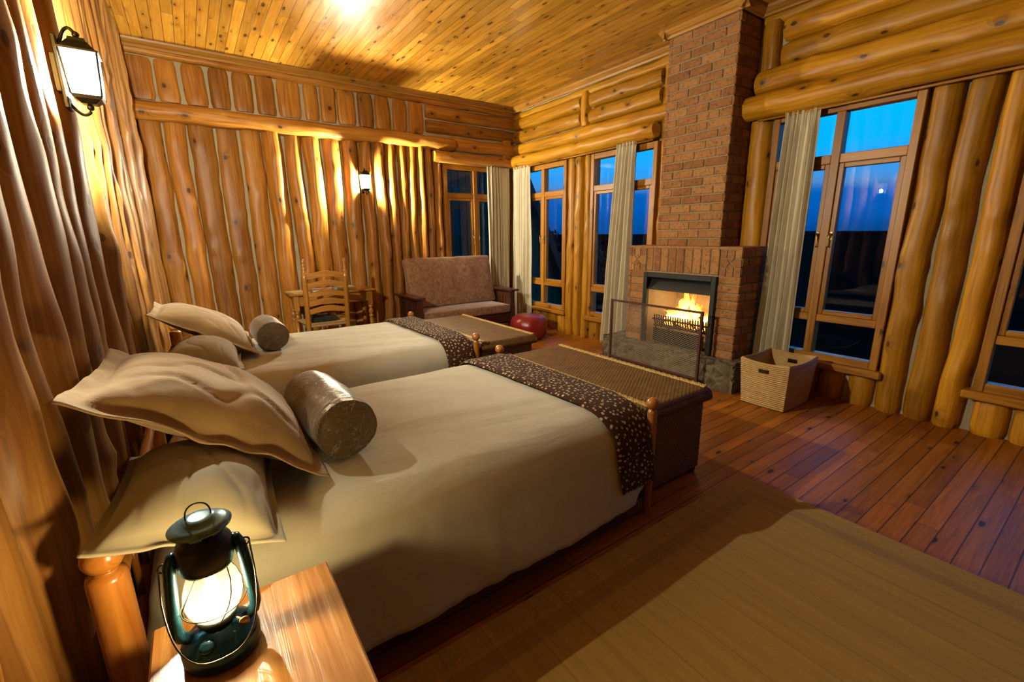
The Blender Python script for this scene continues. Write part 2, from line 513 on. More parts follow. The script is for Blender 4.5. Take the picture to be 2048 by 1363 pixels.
def leather_m():
    m = Mt('red_leather'); o = m.obj(); n = m.noise(o, 14, 4, .6, .8); f = m.vor(o, 90, 'F1').outputs['Distance']
    c = m.mix(n, (.20, .010, .012), (.42, .026, .024))
    return m.bsdf(Base_Color=c, Roughness=.28, Normal=m.bump(m.math('ADD', m.math('MULTIPLY', f, .3), n), .3, .01))


def rope_m(name, c1, c2, c3):
    m = Mt(name); o = m.obj(); n = m.noise(o, 120, 3); n2 = m.noise(o, 12, 3)
    c = m.ramp(m.math('ADD', m.math('MULTIPLY', n, .6), m.math('MULTIPLY', n2, .4)), [(.3, c1), (.5, c2), (.7, c3)])
    return m.bsdf(Base_Color=c, Roughness=.6, Specular_IOR_Level=.4, Normal=m.bump(n, .4, .004))


def rug_m():
    # woven cream and tan wool: ribs run along y, a plain darker band near the border
    m = Mt('tan_wool_rug'); x, y, z = m.sep(m.obj())
    o = m.obj()
    rib = m.noise(m.comb(m.math('MULTIPLY', x, 26.0), m.math('MULTIPLY', y, 1.2), 0.0), 1.0, 3, .6)
    thin = m.mapr(m.math('ABSOLUTE', m.math('SUBTRACT', m.math('FRACT', m.math('MULTIPLY_ADD', m.noise(m.comb(x, 0.0, 0.0), 2, 1), .9, m.math('MULTIPLY', x, 5.3))), .5)), .03, .012)
    fuzz = m.noise(o, 170, 3, .7)
    c = m.mix(m.mapr(rib, .3, .7), (.47, .285, .033), (.66, .42, .060))
    c = m.mix(m.math('MULTIPLY', thin, .35), c, (.17, .09, .025))
    dx = m.math('SUBTRACT', 1.305, m.math('ABSOLUTE', x)); dy = m.math('SUBTRACT', 1.265, m.math('ABSOLUTE', y))
    d = m.math('MINIMUM', dx, dy)
    band = m.math('MULTIPLY', m.math('GREATER_THAN', d, .12), m.math('LESS_THAN', d, .20))
    c = m.mix(m.math('MULTIPLY', band, .40), c, (.20, .115, .035))
    rag = m.math('MULTIPLY', m.math('MULTIPLY', m.math('GREATER_THAN', d, .05), m.math('LESS_THAN', d, .10)), m.math('GREATER_THAN', m.noise(o, 70, 2), .52))
    c = m.mix(m.math('MULTIPLY', rag, .35), c, (.22, .13, .04))
    c = m.mix(m.math('MULTIPLY', fuzz, .5), c, (.24, .15, .055))
    return m.bsdf(Base_Color=c, Roughness=.95, Sheen_Weight=.2, Specular_IOR_Level=.1, Normal=m.bump(m.math('ADD', m.math('MULTIPLY', rib, .5), fuzz), .8, .006))


SATIN = satin_m(); SPOTS = spots_m(); CHEN = chenille_m(); LEATH = leather_m(); RUGM = rug_m()
WICK = rope_m('banana_rope', (0.074, 0.032, 0.004), (0.154, 0.075, 0.011), (0.222, 0.121, 0.021))
WICKD = rope_m('banana_rope_side', (0.090, 0.044, 0.016), (0.171, 0.088, 0.033), (0.243, 0.136, 0.052))
BRAID = rope_m('pale_braid', (0.420, 0.266, 0.056), (0.580, 0.399, 0.104), (0.700, 0.513, 0.192))
BASKM = rope_m('coil_straw', (0.380, 0.218, 0.055), (0.532, 0.326, 0.098), (0.646, 0.418, 0.147))
GLASS = clear_glass('window_glass', ior=1.5, k=.4)
FROST = clear_glass('lamp_glass', (1, .97, .9), .1, 1.0, frost=.12)
GLOBE = clear_glass('lantern_globe_glass', (1, .97, .9), .03, 1.2, frost=.035)
# ------------------------------------------------------------------ the room (metres; x to the fireplace wall, y to the back wall)
XR = 4.97; YB = 6.87; ZC = 3.72; YF = -4.2


def lx(y):  # face of the headboard wall (slightly out of square)
    return -.435 + .0245 * y


# floor and ceiling
mb = MB(); mb.box((2.3, (YF + 7.1) / 2, -.05), (5.9, 7.2 - YF, .1), .001); struct(mb, 'floor', FLOORM)
mb = MB(); mb.box((2.3, (YF + 7.1) / 2, ZC + .05), (5.9, 7.2 - YF, .1), .001); struct(mb, 'ceiling', CEILM)

# back wall: vertical poles under a beam, short poles above it
W1 = (3.50, 4.68)            # back window, x range
Z0, Z1 = .36, 2.70           # window opening heights


def back_wall():
    mb = MB(); y = YB + .045
    for (a, b, c, d) in ((-.6, W1[0], 0, ZC), (W1[0], W1[1], 0, Z0), (W1[0], W1[1], Z1, ZC), (W1[1], 5.15, 0, ZC)):
        mb.box(((a + b) / 2, y + .06, (c + d) / 2), (b - a, .12, d - c), .001, mi=1)
    low = [-.30, -.061, .165, .439, .698, .942, 1.202, 1.428, 1.675, 1.941, 2.185, 2.375, 2.559, 2.744, 2.905, 3.066, 3.20, 3.345, 3.50]
    rg = random.Random(5)
    for a, b in zip(low, low[1:]):
        mid = (a + b) / 2; w = b - a
        dp = rg.uniform(.035, .062) if mid < 1.0 else rg.uniform(.085, .125)
        mb.log((mid, YB + .075, 0), (mid, YB + .075, 2.95), w / 2 - .007, .03 + dp, (0, -1, 0), rg.random() * 400, wander=.008 if mid < 1 else .014, bumps=4, rough=.10, power=.72 if mid < 1 else 1.0)
    up = [-.36, -.058, .184, .448, .688, .938, 1.188, 1.494, 1.711, 1.936, 2.21, 2.465, 2.718, 2.966, 3.242]
    for a, b in zip(up, up[1:]):
        mid = (a + b) / 2
        mb.log((mid, YB + .07, 3.135), (mid, YB + .07, 3.57), (b - a) / 2 - .014, .03 + rg.uniform(.03, .05), (0, -1, 0), rg.random() * 400, wander=.008, bumps=6, rough=.08, power=.62)
    for z, x0 in ((3.475, 3.265), (3.275, 3.265)):
        mb.log((x0, YB + .07, z), (5.0, YB + .07, z), .098, .085, (0, -1, 0), rg.random() * 400, bumps=5, power=.75)
    mb.log((-.45, YB + .06, 3.635), (5.0, YB + .06, 3.635), .055, .06, (0, -1, 0), 71, bumps=2)
    for a, b in ((3.5, 3.72), (3.72, 3.96), (3.96, 4.2), (4.2, 4.45), (4.45, 4.7)):
        mb.log(((a + b) / 2, YB + .07, 0), ((a + b) / 2, YB + .07, .31), (b - a) / 2 - .006, .09, (0, -1, 0), rg.random() * 400)
    mb.log((4.80, YB + .07, 0), (4.80, YB + .07, 3.2), .11, .10, (0, -1, 0), 33)
    struct(mb, 'wall_back', [LOG, MORTAR])
    mb = MB()
    mb.log((-.45, YB + .03, 3.02), (3.72, YB + .03, 3.02), .105, .155, (0, -1, 0), 122.4, bumps=5, rough=.10, power=.85)
    struct(mb, 'trim_1', LOG)
    mb = MB()
    mb.log((3.68, YB + .05, 3.04), (5.0, YB + .05, 3.04), .11, .095, (0, -1, 0), 14.4, bumps=4, rough=.08, power=.8)
    struct(mb, 'trim_2', LOG)
    mb = MB()
    mb.log((3.33, YB - .07, 2.82), (4.97, YB - .07, 2.82), .088, .088, (0, -1, 0), 18.9, full=True, bumps=3, rough=.05, seg=20)
    struct(mb, 'trim_3', LOG)


back_wall()

# headboard wall: crooked poles from floor to ceiling
mb = MB()
mb.add([(lx(YF) - .12, YF, 0), (lx(7.1) - .12, 7.1, 0), (lx(7.1) - .12, 7.1, ZC), (lx(YF) - .12, YF, ZC)], [(0, 1, 2, 3)], None, .3, 1, False)
rg = random.Random(21); y = YF
while y < 6.95:
    w = rg.uniform(.17, .26); m_ = y + w / 2
    dp = rg.uniform(.13, .165)
    mb.log((lx(m_) - .16, m_, 0), (lx(m_) - .16, m_, ZC), w / 2 + .002, dp, (1, 0, 0), rg.random() * 400, wander=.018, bumps=4, rough=.09, power=1.0, step=.045, seg=18)
    y += w
struct(mb, 'wall_left', [LOGP, MORTAR])

# wall behind the camera
mb = MB(); mb.box((2.3, YF - .1, ZC / 2), (5.9, .12, ZC), .001, mi=1)
for i in range(23):
    x = -.45 + i * .245
    mb.log((x, YF - .03, 0), (x, YF - .03, ZC), .118, .085, (0, 1, 0), 300 + i * 3.7, step=.15, seg=10)
struct(mb, 'wall_front', [LOG, MORTAR])

# fireplace wall
WR = [(5.47, 6.63), (3.79, 4.94), (1.25, 2.41), (-.53, .63)]


def right_wall():
    mb = MB(); x = XR + .03
    ys = [YF - .1]
    for a, b in sorted(WR): ys += [a, b]
    ys.append(7.1)
    for i in range(0, len(ys) - 1):
        a, b = ys[i], ys[i + 1]
        if i % 2 == 0: rects = [(a, b, 0, ZC)]
        else: rects = [(a, b, 0, Z0), (a, b, Z1, ZC)]
        for (p, q, c, d) in rects: mb.box((x + .06, (p + q) / 2, (c + d) / 2), (.12, q - p, d - c), .001, mi=1)
    rg = random.Random(9)

    def vlog(a, b, z0, z1, dp=.10, **k):
        mb.log((XR + .05, (a + b) / 2, z0), (XR + .05, (a + b) / 2, z1), (b - a) / 2 - .011, dp, (-1, 0, 0), rg.random() * 400, **k)
    for a, b in ((5.285, 5.475), (5.10, 5.285), (4.935, 5.10), (6.63, 6.80), (2.41, 2.665), (1.04, 1.26), (.825, 1.04), (.63, .825)):
        vlog(a, b, 0, 2.74, .115, wander=.012, bumps=5, rough=.06)
    yy = YF
    while yy < -.58:
        vlog(yy, yy + .21, 0, 2.74, .11, step=.15); yy += .21
    for a, b in WR:
        n = 5; st = (b - a) / n
        for i in range(n): vlog(a + i * st, a + (i + 1) * st, 0, .30, .10, rough=.04)
    # long horizontal poles over the windows, split by short upright ones

    def hlog(y0, y1, z, ra, dp=.10, **k):
        mb.log((XR + .05, y0, z), (XR + .05, y1, z), ra, dp, (-1, 0, 0), rg.random() * 400, **k)
    for y0, y1 in ((5.21, 6.9), (3.80, 5.02)):
        hlog(y0, y1, 3.25, .108, .12, bumps=4); hlog(y0, y1, 3.455, .10, .115, bumps=4)
    hlog(3.47, 6.9, 3.045, .10, .125, bumps=4); hlog(3.47, 6.9, 3.60, .06, .07)
    for y0, y1 in ((.86, 2.42), (YF, .60)):
        hlog(y0, y1, 3.27, .11, .12, bumps=5); hlog(y0, y1, 3.485, .11, .12, bumps=5)
    hlog(YF, 2.63, 3.05, .125, .155, bumps=6); hlog(YF, 2.64, 3.64, .06, .07)
    vlog(5.03, 5.20, 3.13, 3.58, .13); vlog(2.43, 2.64, 3.12, 3.60, .11); vlog(.62, .84, 3.12, 3.60, .12)
    vlog(3.68, 3.80, 0, 3.6, .06)
    struct(mb, 'wall_right', [LOGR, MORTAR])
    mb = MB(); mb.log((XR - .12, 3.77, 2.825), (XR - .12, 6.87, 2.825), .098, .098, (-1, 0, 0), 51.3, full=True, seg=22, bumps=6, rough=.06)
    struct(mb, 'trim_4', LOGR)
    mb = MB(); mb.log((XR - .14, YF, 2.815), (XR - .14, 2.69, 2.815), .115, .115, (-1, 0, 0), 77.1, full=True, seg=22, bumps=6, rough=.05)
    struct(mb, 'trim_5', LOGR)


right_wall()


# cornice strips (stepped pine moulding)
def cornice(n, p0, p1, inn):
    mb = MB(); p0 = V(p0); p1 = V(p1); inn = V(inn)
    ax = (p1 - p0)
    prof = [(0, -.075), (.018, -.075), (.03, -.055), (.045, -.045), (.07, -.02), (.075, 0), (0, 0)]
    vs = []; us = []
    for t in (0, 1):
        for (a, b) in prof:
            vs.append(p0 + ax * t + inn * a + V((0, 0, b))); us.append((a + b, ax.length * t))
    k = len(prof)
    mb.add(vs, [(i, (i + 1) % k, k + (i + 1) % k, k + i) for i in range(k)] + [tuple(range(k)), tuple(range(k, 2 * k))], us, .4, 0, False)
    struct(mb, 'trim_%d' % n, TRIMW)


cornice(6, (-.32, YB - .01, ZC), (5.0, YB - .01, ZC), (0, -1, 0))
cornice(7, (4.93, 3.47, ZC), (4.93, 6.85, ZC), (-1, 0, 0))
cornice(8, (4.93, YF, ZC), (4.93, 2.62, ZC), (-1, 0, 0))
cornice(9, (4.575, 2.57, ZC), (4.575, 3.52, ZC), (-1, 0, 0))
cornice(10, (4.50, 2.638, ZC), (4.95, 2.638, ZC), (0, -1, 0))
cornice(11, (4.50, 3.47, ZC), (4.95, 3.47, ZC), (0, 1, 0))


# ------------------------------------------------------------------ windows
def window(n, a0, a1, side):
    if side == 'r': P = lambda s, z, d: V((XR - d, s, z)); S = lambda w, h, t: (t, w, h)
    else: P = lambda s, z, d: V((s, YB - d, z)); S = lambda w, h, t: (w, t, h)
    root = bpy.data.objects.new('window_%d' % n, None); COL.objects.link(root)
    root.location = P((a0 + a1) / 2, Z0, 0); root['kind'] = 'structure'
    mid = (a0 + a1) / 2; fw = .062

    def bx(mb, s0, s1, z0, z1, d0, d1, b=.005):
        mb.box(P((s0 + s1) / 2, (z0 + z1) / 2, (d0 + d1) / 2), S(s1 - s0, z1 - z0, d1 - d0), b)
    mb = MB()
    bx(mb, a0, a0 + fw, Z0, Z1 + .02, -.06, .05); bx(mb, a1 - fw, a1, Z0, Z1 + .02, -.06, .05)
    bx(mb, a0 + fw, a1 - fw, Z1 - .055, Z1 + .02, -.06, .045); bx(mb, a0 + fw, a1 - fw, Z0, Z0 + .07, -.06, .045)
    bx(mb, mid - .036, mid + .036, Z0 + .07, Z1 - .055, -.06, .046)
    for s0, s1 in ((a0 + fw, mid - .036), (mid + .036, a1 - fw)):
        bx(mb, s0, s1, 2.205, 2.285, -.055, .04); bx(mb, s0, s1, .745, .815, -.055, .04)
    part(mb, 'frame', FRAMEW, root)
    for s0, s1, hs in ((a0 + fw, mid - .036, 1), (mid + .036, a1 - fw, -1)):
        mb = MB(); c = .042
        bx(mb, s0, s0 + c, .815, 2.205, -.03, .03); bx(mb, s1 - c, s1, .815, 2.205, -.03, .03)
        bx(mb, s0 + c, s1 - c, .815, .815 + c, -.03, .03); bx(mb, s0 + c, s1 - c, 2.205 - c, 2.205, -.03, .03)
        sash = part(mb, 'casement', FRAMEW, root)
        hx = s1 - c / 2 if hs == 1 else s0 + c / 2
        mb = MB()
        mb.box(P(hx, 1.56, .034), S(.020, .075, .008), .002); mb.tube([P(hx, 1.575, .036), P(hx, 1.575, .06)], .007, 8)
        mb.tube([P(hx, 1.585, .06), P(hx + .01 * hs, 1.54, .062), P(hx + .012 * hs, 1.47, .058), P(hx + .006 * hs, 1.455, .058)], [.008, .0065, .0065, .009], 8)
        h = part(mb, 'casement_handle', BRASS, root, sash); h['label'] = 'aged brass casement handle'
        for (z0, z1, ins) in ((2.285, Z1 - .055, 0), (.857, 2.163, c), (Z0 + .07, .745, 0)):
            mb = MB(); bx(mb, s0 + ins - .004, s1 - ins + .004, z0 - .004, z1 + .004, -.008, -.002, .0005)
            part(mb, 'pane', GLASS, root)
    mb = MB(); bx(mb, a0 - .05, a1 + .05, Z0 - .065, Z0 + .002, -.05, .105, .012)
    part(mb, 'sill', FRAMEW, root)


window(1, W1[0], W1[1], 'b')
for i, (a, b) in enumerate(WR): window(2 + i, a, b, 'r')
# ------------------------------------------------------------------ fireplace
FP = thing('fireplace', (4.6, 3.05, 0), 'red brick fireplace with a tall chimney breast and rough grey stone hearth', 'fireplace')
rgb = random.Random(3)


def bricks_face(mb, org, ux, uy, nrm, W, H, bl=.238, bh=.078, mo=.013, dep=.05, skip=None, half=0.0, jitter=.003):
    """courses of stretcher bricks on a rectangle: org + ux*a + uy*b; bricks stand proud along nrm"""
    org = V(org); ux = V(ux); uy = V(uy); nrm = V(nrm)
    rot = Matrix((ux, uy, nrm)).transposed()
    rows = int(round(H / (bh + mo))); ch = H / rows
    for r in range(rows):
        a = -((r % 2) * (bl + mo) / 2) - half
        while a < W - .02:
            a0 = max(a, 0); a1 = min(a + bl, W)
            if a1 - a0 > .03:
                ca, cb = (a0 + a1) / 2, r * ch + ch / 2
                if not (skip and skip(a0, a1, cb)):
                    j = rgb.uniform(-jitter, jitter)
                    p = org + ux * ca + uy * cb + nrm * (-dep / 2 + j)
                    mb.box(p, (a1 - a0, ch - mo + rgb.uniform(-.003, .002), dep), .007, rot, rgb.random())
            a += bl + mo
    return rows


# chimney stack
mb = MB(); cm = MB()
Y0, Y1, CX = 2.655, 3.455, 4.575
bricks_face(mb, (CX, Y1, 1.45), (0, -1, 0), (0, 0, 1), (-1, 0, 0), Y1 - Y0, ZC - 1.45 - .07, half=.08)
bricks_face(mb, (CX + .004, Y0, 1.45), (1, 0, 0), (0, 0, 1), (0, -1, 0), .40, ZC - 1.45 - .07, half=.02)
bricks_face(mb, (4.975, Y1, 1.45), (-1, 0, 0), (0, 0, 1), (0, 1, 0), .40, ZC - 1.45 - .07, half=.05)
part(mb, 'chimney_brickwork', BRICK, FP)
cm.box(((CX + 5.03) / 2 + .005, (Y0 + Y1) / 2, (1.42 + ZC) / 2), (5.03 - CX - .01, Y1 - Y0 - .02, ZC - 1.42), .002)
part(cm, 'chimney_core', BMORT, FP)
# breast with soldier course over the opening
BX, B0, B1, BZ0, BZ1 = 4.415, 2.315, 3.725, .30, 1.44
O0, O1, OZ = 2.545, 3.465, 1.155
mb = MB()
bricks_face(mb, (BX, B1, BZ0), (0, -1, 0), (0, 0, 1), (-1, 0, 0), B1 - O1, OZ - BZ0 + .01, bl=1.0)
bricks_face(mb, (BX, O0, BZ0), (0, -1, 0), (0, 0, 1), (-1, 0, 0), O0 - B0, OZ - BZ0 + .01, bl=1.0)
bricks_face(mb, (BX + .01, B0, BZ0), (1, 0, 0), (0, 0, 1), (0, -1, 0), .56, BZ1 - BZ0)
bricks_face(mb, (4.97, B1, BZ0), (-1, 0, 0), (0, 0, 1), (0, 1, 0), .56, BZ1 - BZ0)
rotf = Matrix(((0, -1, 0), (0, 0, 1), (-1, 0, 0))).transposed()
n = 9; sw = (O1 - O0) / n
for i in range(n):
    mb.box((BX + .025 + rgb.uniform(-.003, .003), O0 + sw * (i + .5), (OZ + BZ1) / 2 + .005), (sw - .014, BZ1 - OZ - .022, .05), .007, rotf, rgb.random())
for ya, yb in ((B0, O0), (O1, B1)):        # corner ornaments: notched stars of cut bricks
    w = yb - ya; yc = (ya + yb) / 2; zc = (OZ + BZ1) / 2; h = BZ1 - OZ
    g = .006

    def prism(pts):
        r_ = rgb.random(); n_ = len(pts)
        vs = [(x_, yc + a, zc + b) for x_ in (BX, BX + .05) for a, b in pts]
        mb.add(vs, [tuple(range(n_)), tuple(range(n_, 2 * n_))] + [(q, (q + 1) % n_, n_ + (q + 1) % n_, n_ + q) for q in range(n_)], [(v_[1], v_[2]) for v_ in vs], r_, 0, False)
    hw, hh = w / 2 - g, h / 2 - .012
    for sg in (-1, 1):
        prism([(-.17 * w + g, sg * hh), (.17 * w - g, sg * hh), (.17 * w - g, sg * .17 * h), (0, sg * (.02 * h + g)), (-.17 * w + g, sg * .17 * h)])
        prism([(sg * hw, -.16 * h + g), (sg * hw, .16 * h - g), (sg * .18 * w, .16 * h - g), (sg * (.02 * w + g), 0), (sg * .18 * w, -.16 * h + g)])
        for sz in (-1, 1): prism([(sg * hw, sz * hh), (sg * (.17 * w + g), sz * hh), (sg * (.17 * w + g), sz * (.16 * h + g)), (sg * hw, sz * (.16 * h + g))])
mb.box((BX + .29, (B0 + B1) / 2, BZ1 + .004), (.56, B1 - B0 - .02, .03), .01)
part(mb, 'breast_brickwork', BRICK, FP)
cm = MB()
cx0 = BX + .010
for (a, b, c, d) in ((B0 + .012, O0 + .01, BZ0, BZ1), (O1 - .01, B1 - .012, BZ0, BZ1), (O0, O1, OZ - .01, BZ1)):
    cm.box(((cx0 + 5.02) / 2, (a + b) / 2, (c + d) / 2), (5.02 - cx0, b - a, d - c), .002)
part(cm, 'breast_core', BMORT, FP)
# stone hearth
mb = MB()


def stones(p, k=1.0):
    c = V((p.x * 7.5, p.y * 7.5, p.z * 7.5))
    dd = noise.voronoi(c)[0]; e = min(1, (dd[1] - dd[0]) / .35)
    return (e ** .5) * .030 - .026 + nz(p.x * 22, p.y * 22, p.z * 22) * .007


HX0, HY0, HY1, HZ = 4.275, 2.205, 3.985, .315


def face(nu, nv, fn, nrm):
    nrm = V(nrm)
    mb.grid(nu, nv, lambda u, v: (lambda p: p + nrm * stones(p))(V(fn(u, v))), lambda u, v: (u, v), .4)


face(90, 18, lambda u, v: (HX0, HY0 + u * (HY1 - HY0), v * HZ), (-1, 0, 0))
face(90, 30, lambda u, v: (HX0 + v * .60, HY0 + u * (HY1 - HY0), HZ), (0, 0, 1))
face(36, 18, lambda u, v: (HX0 + u * .72, HY0, v * HZ), (0, -1, 0))
face(36, 18, lambda u, v: (HX0 + u * .72, HY1, v * HZ), (0, 1, 0))
mb.box((HX0 + .37, (HY0 + HY1) / 2, HZ / 2 - .012), (.70, HY1 - HY0 - .05, HZ - .03), .02)
part(mb, 'hearth', STONE, FP)
# firebox
mb = MB()
xb, yl, yr, zt = 4.88, O1 - .12, O0 + .12, 1.08
F = [(BX + .02, O1 - .015, .30), (BX + .02, O0 + .015, .30), (xb, yr, .30), (xb, yl, .30)]
T = [(p[0], p[1], zt + .05) for p in F]
vs = F + T
mb.add(vs, [(0, 3, 7, 4), (3, 2, 6, 7), (2, 1, 5, 6), (4, 7, 6, 5)], [(p[1] + p[0], p[2]) for p in vs], .5, 0, False)
part(mb, 'firebox', FBRICK, FP)
mb = MB(); mb.grid(40, 24, lambda u, v: (lambda p: p + V((0, 0, stones(p) * .7)))(V((BX + .02 + v * .46, O0 + .02 + u * (O1 - O0 - .04), .315)))); part(mb, 'firebox_floor', STONE, FP)
# steel surround and smoke hood
mb = MB(); f = .055; x = BX - .012
for (a, b, c, d) in ((O0, O0 + f, .315, OZ), (O1 - f, O1, .315, OZ), (O0 + f, O1 - f, OZ - f, OZ)):
    mb.box((x, (a + b) / 2, (c + d) / 2), (.05, b - a, d - c), .004)
part(mb, 'surround', STEEL, FP)
mb = MB()
mb.add([(x + .015, O0 + f, OZ - f), (x + .015, O1 - f, OZ - f), (x + .07, O1 - f, OZ - f - .03), (x + .07, O0 + f, OZ - f - .03),
        (x - .01, O0 + f, .955), (x - .01, O1 - f, .955), (x + .02, O1 - f, .952), (x + .02, O0 + f, .952)],
       [(3, 2, 5, 4), (4, 5, 6, 7), (0, 1, 2, 3), (7, 6, 2, 3), (0, 3, 4), (1, 2, 5)], None, .5, 0, False)
part(mb, 'smoke_hood', STEEL, FP)

# grate basket
GR = thing('fire_grate', (4.62, 3.0, .30), 'black iron basket grate of upright bars holding the fire', 'grate')
gx0, gx1, gy0, gy1 = 4.47, 4.76, 2.66, 3.33
for i in range(22):
    y = gy0 + (gy1 - gy0) * i / 21
    mb = MB(); mb.tube([(gx0 - .012, y, .655), (gx0 - .004, y, .58), (gx0 + .02, y, .53), (gx0 + .06, y, .515)], .0085, 8)
    part(mb, 'bar', IRON, GR)
mb = MB()
mb.tube([(gx0, gy0 - .03, .60), (gx0, gy1 + .03, .60)], .011, 8); mb.tube([(gx0 + .02, gy0 - .03, .52), (gx0 + .02, gy1 + .03, .52)], .011, 8)
for i in range(9):
    y = gy0 + (gy1 - gy0) * i / 8
    mb.tube([(gx0, y, .515), (gx1, y, .515)], .009, 6)
mb.tube([(gx1, gy0, .515), (gx1, gy1, .515)], .01, 8)
part(mb, 'frame', IRON, GR)
for y in (gy0, gy1):
    for xx in (gx0 + .03, gx1):
        mb = MB(); mb.tube([(xx, y, .515), (xx, y, .31)], .011, 8); part(mb, 'leg', IRON, GR)
mb = MB(); mb.box((4.60, 3.0, .345), (.28, .64, .02), .004); mb.box((4.452, 3.0, .415), (.014, .66, .16), .003)
part(mb, 'ash_pan', IRON, GR)

# burning logs and flames
def ember_m():
    m = Mt('glowing_log'); n = m.noise(m.obj(), 16, 4, .6)
    c = m.mix(n, (.03, .02, .015), (.12, .07, .04))
    e = m.ramp(n, [(.42, (0, 0, 0)), (.55, (1, .25, .02)), (.70, (1, .6, .15))])
    return m.bsdf(Base_Color=c, Roughness=.9, Emission_Color=e, Emission_Strength=9.0)


def flame_m():
    m = Mt('flame'); u, v, _ = m.sep(m.uv()); n = m.noise(m.obj(), 13, 3, .6)
    t = m.math('ADD', v, m.math('MULTIPLY_ADD', n, .5, -.25))
    col = m.ramp(t, [(.0, (1, .62, .16)), (.45, (1, .50, .09)), (.8, (1, .30, .03)), (1.0, (.8, .12, .01))])
    st = m.mapr(t, .0, .95, 16.0, 1.2)
    e = m.node('ShaderNodeEmission', None, Color=col, Strength=st).outputs[0]
    tr = m.node('ShaderNodeBsdfTransparent').outputs[0]
    a = m.mapr(t, .35, 1.0, .85, .0)
    return m.surf(m.node('ShaderNodeMixShader', None, i0=a, i1=tr, i2=e).outputs[0])


EMB = ember_m(); FLAME = flame_m()
for i, (a, b, lab) in enumerate((((4.535, 2.72, .572), (4.555, 3.28, .575), 'charred log glowing at the front of the grate'), ((4.685, 2.70, .565), (4.68, 3.22, .57), 'charred log glowing at the back of the grate'),
                                 ((4.59, 2.80, .655), (4.64, 3.15, .665), 'burning log lying on top of the other two in the grate'))):
    mb = MB(); mb.log(a, b, .042, .042, (0, 0, 1), 20 + i * 7, full=True, rough=.15, step=.03)
    solo(mb, 'burning_log', EMB, V(a), lab, 'firewood', 'logs burning in the fireplace')
FI = thing('fire', (4.6, 3.0, .60), 'bright yellow flames leaping above the iron grate', 'fire')
for i, (y, x, h, w) in enumerate(((2.99, 4.56, .40, .040), (2.93, 4.60, .32, .036), (3.04, 4.60, .30, .034), (2.86, 4.57, .26, .036), (3.12, 4.58, .17, .045), (3.22, 4.60, .12, .045), (2.76, 4.60, .16, .04), (2.95, 4.66, .33, .034), (2.82, 4.62, .20, .03), (3.06, 4.55, .20, .03), (3.17, 4.55, .13, .05), (2.95, 4.54, .18, .06))):
    mb = MB(); s0 = i * 5.3

    def ff(p, th, j, s0=s0, h=h):
        t = p.z / h; lick = .45 * t * nz(cos(th) * 1.5 + s0, sin(th) * 1.5, t * 3.5)
        return V((p.x * .7 + nz(t * 2.4, s0) * .05 * t, p.y * (1 + .8 * nz(t * 4.5, s0 + sin(th) * 1.3)) + nz(t * 2.6, s0 + 3) * .13 * t, p.z * (1 + lick)))
    prof = [(w * (sin(pi * min(1, (k / 16) ** .62)) ** .8 * .95 + .03 * (1 - k / 16)), h * k / 16) for k in range(17)]
    mb.lathe(prof, (x, y, .60), None, 16, .5, fn=ff)
    mb.uv = [(a, b / h) for a, b in mb.uv]
    part(mb, 'flame', FLAME, FI)
lt = bpy.data.lights.new('fire_glow', 'POINT'); lt.energy = 13; lt.color = (1, .66, .30); lt.shadow_soft_size = .09
lo = bpy.data.objects.new('fire_glow', lt); lo.location = (4.56, 2.98, .80); COL.objects.link(lo)

# fire screen
FS = thing('fire_screen', (4.16, 3.14, 0), 'free-standing fire screen of wire mesh in a rusty iron frame before the hearth', 'fire screen')
sx, a0, a1, zt = 4.165, 2.535, 3.745, .818
for y in (a0, a1):
    mb = MB(); mb.box((sx, y, zt / 2), (.028, .026, zt), .002); part(mb, 'upright', RUST, FS)
for z in (zt - .011, .10):
    mb = MB(); mb.box((sx, (a0 + a1) / 2, z), (.024, a1 - a0 - .026, .022), .002); part(mb, 'rail', RUST, FS)
for y in (a0, a1):
    mb = MB(); mb.box((sx - .0, y, .012), (.20, .028, .018), .003); part(mb, 'foot', RUST, FS)
mb = MB()
pa, pz = .040, .024
wz0, wz1 = .11, zt - .02
H = wz1 - wz0
for sgn in (-1, 1):
    k = -H / pz * pa
    s = a0 - (H / pz) * pa / 1.0
    while s < a1 + H / pz * pa:
        # line y = s + sgn*(z)*pa/pz
        t0, t1 = 0.0, H
        sl = sgn * pa / pz / 1.0
        for lim_lo, lim_hi in ((a0, a1),):
            if sl > 0:
                t0 = max(t0, (lim_lo - s) / sl); t1 = min(t1, (lim_hi - s) / sl)
            else:
                t0 = max(t0, (lim_hi - s) / sl); t1 = min(t1, (lim_lo - s) / sl)
        if t1 - t0 > .01:
            mb.tube([(sx + .0012 * sgn, s + sl * t0, wz0 + t0), (sx + .0012 * sgn, s + sl * t1, wz0 + t1)], .0013, 4, caps=False)
        s += pa
part(mb, 'wire_mesh', WIRE, FS)
# ------------------------------------------------------------------ beds, covers and pillows
BTOP = .645


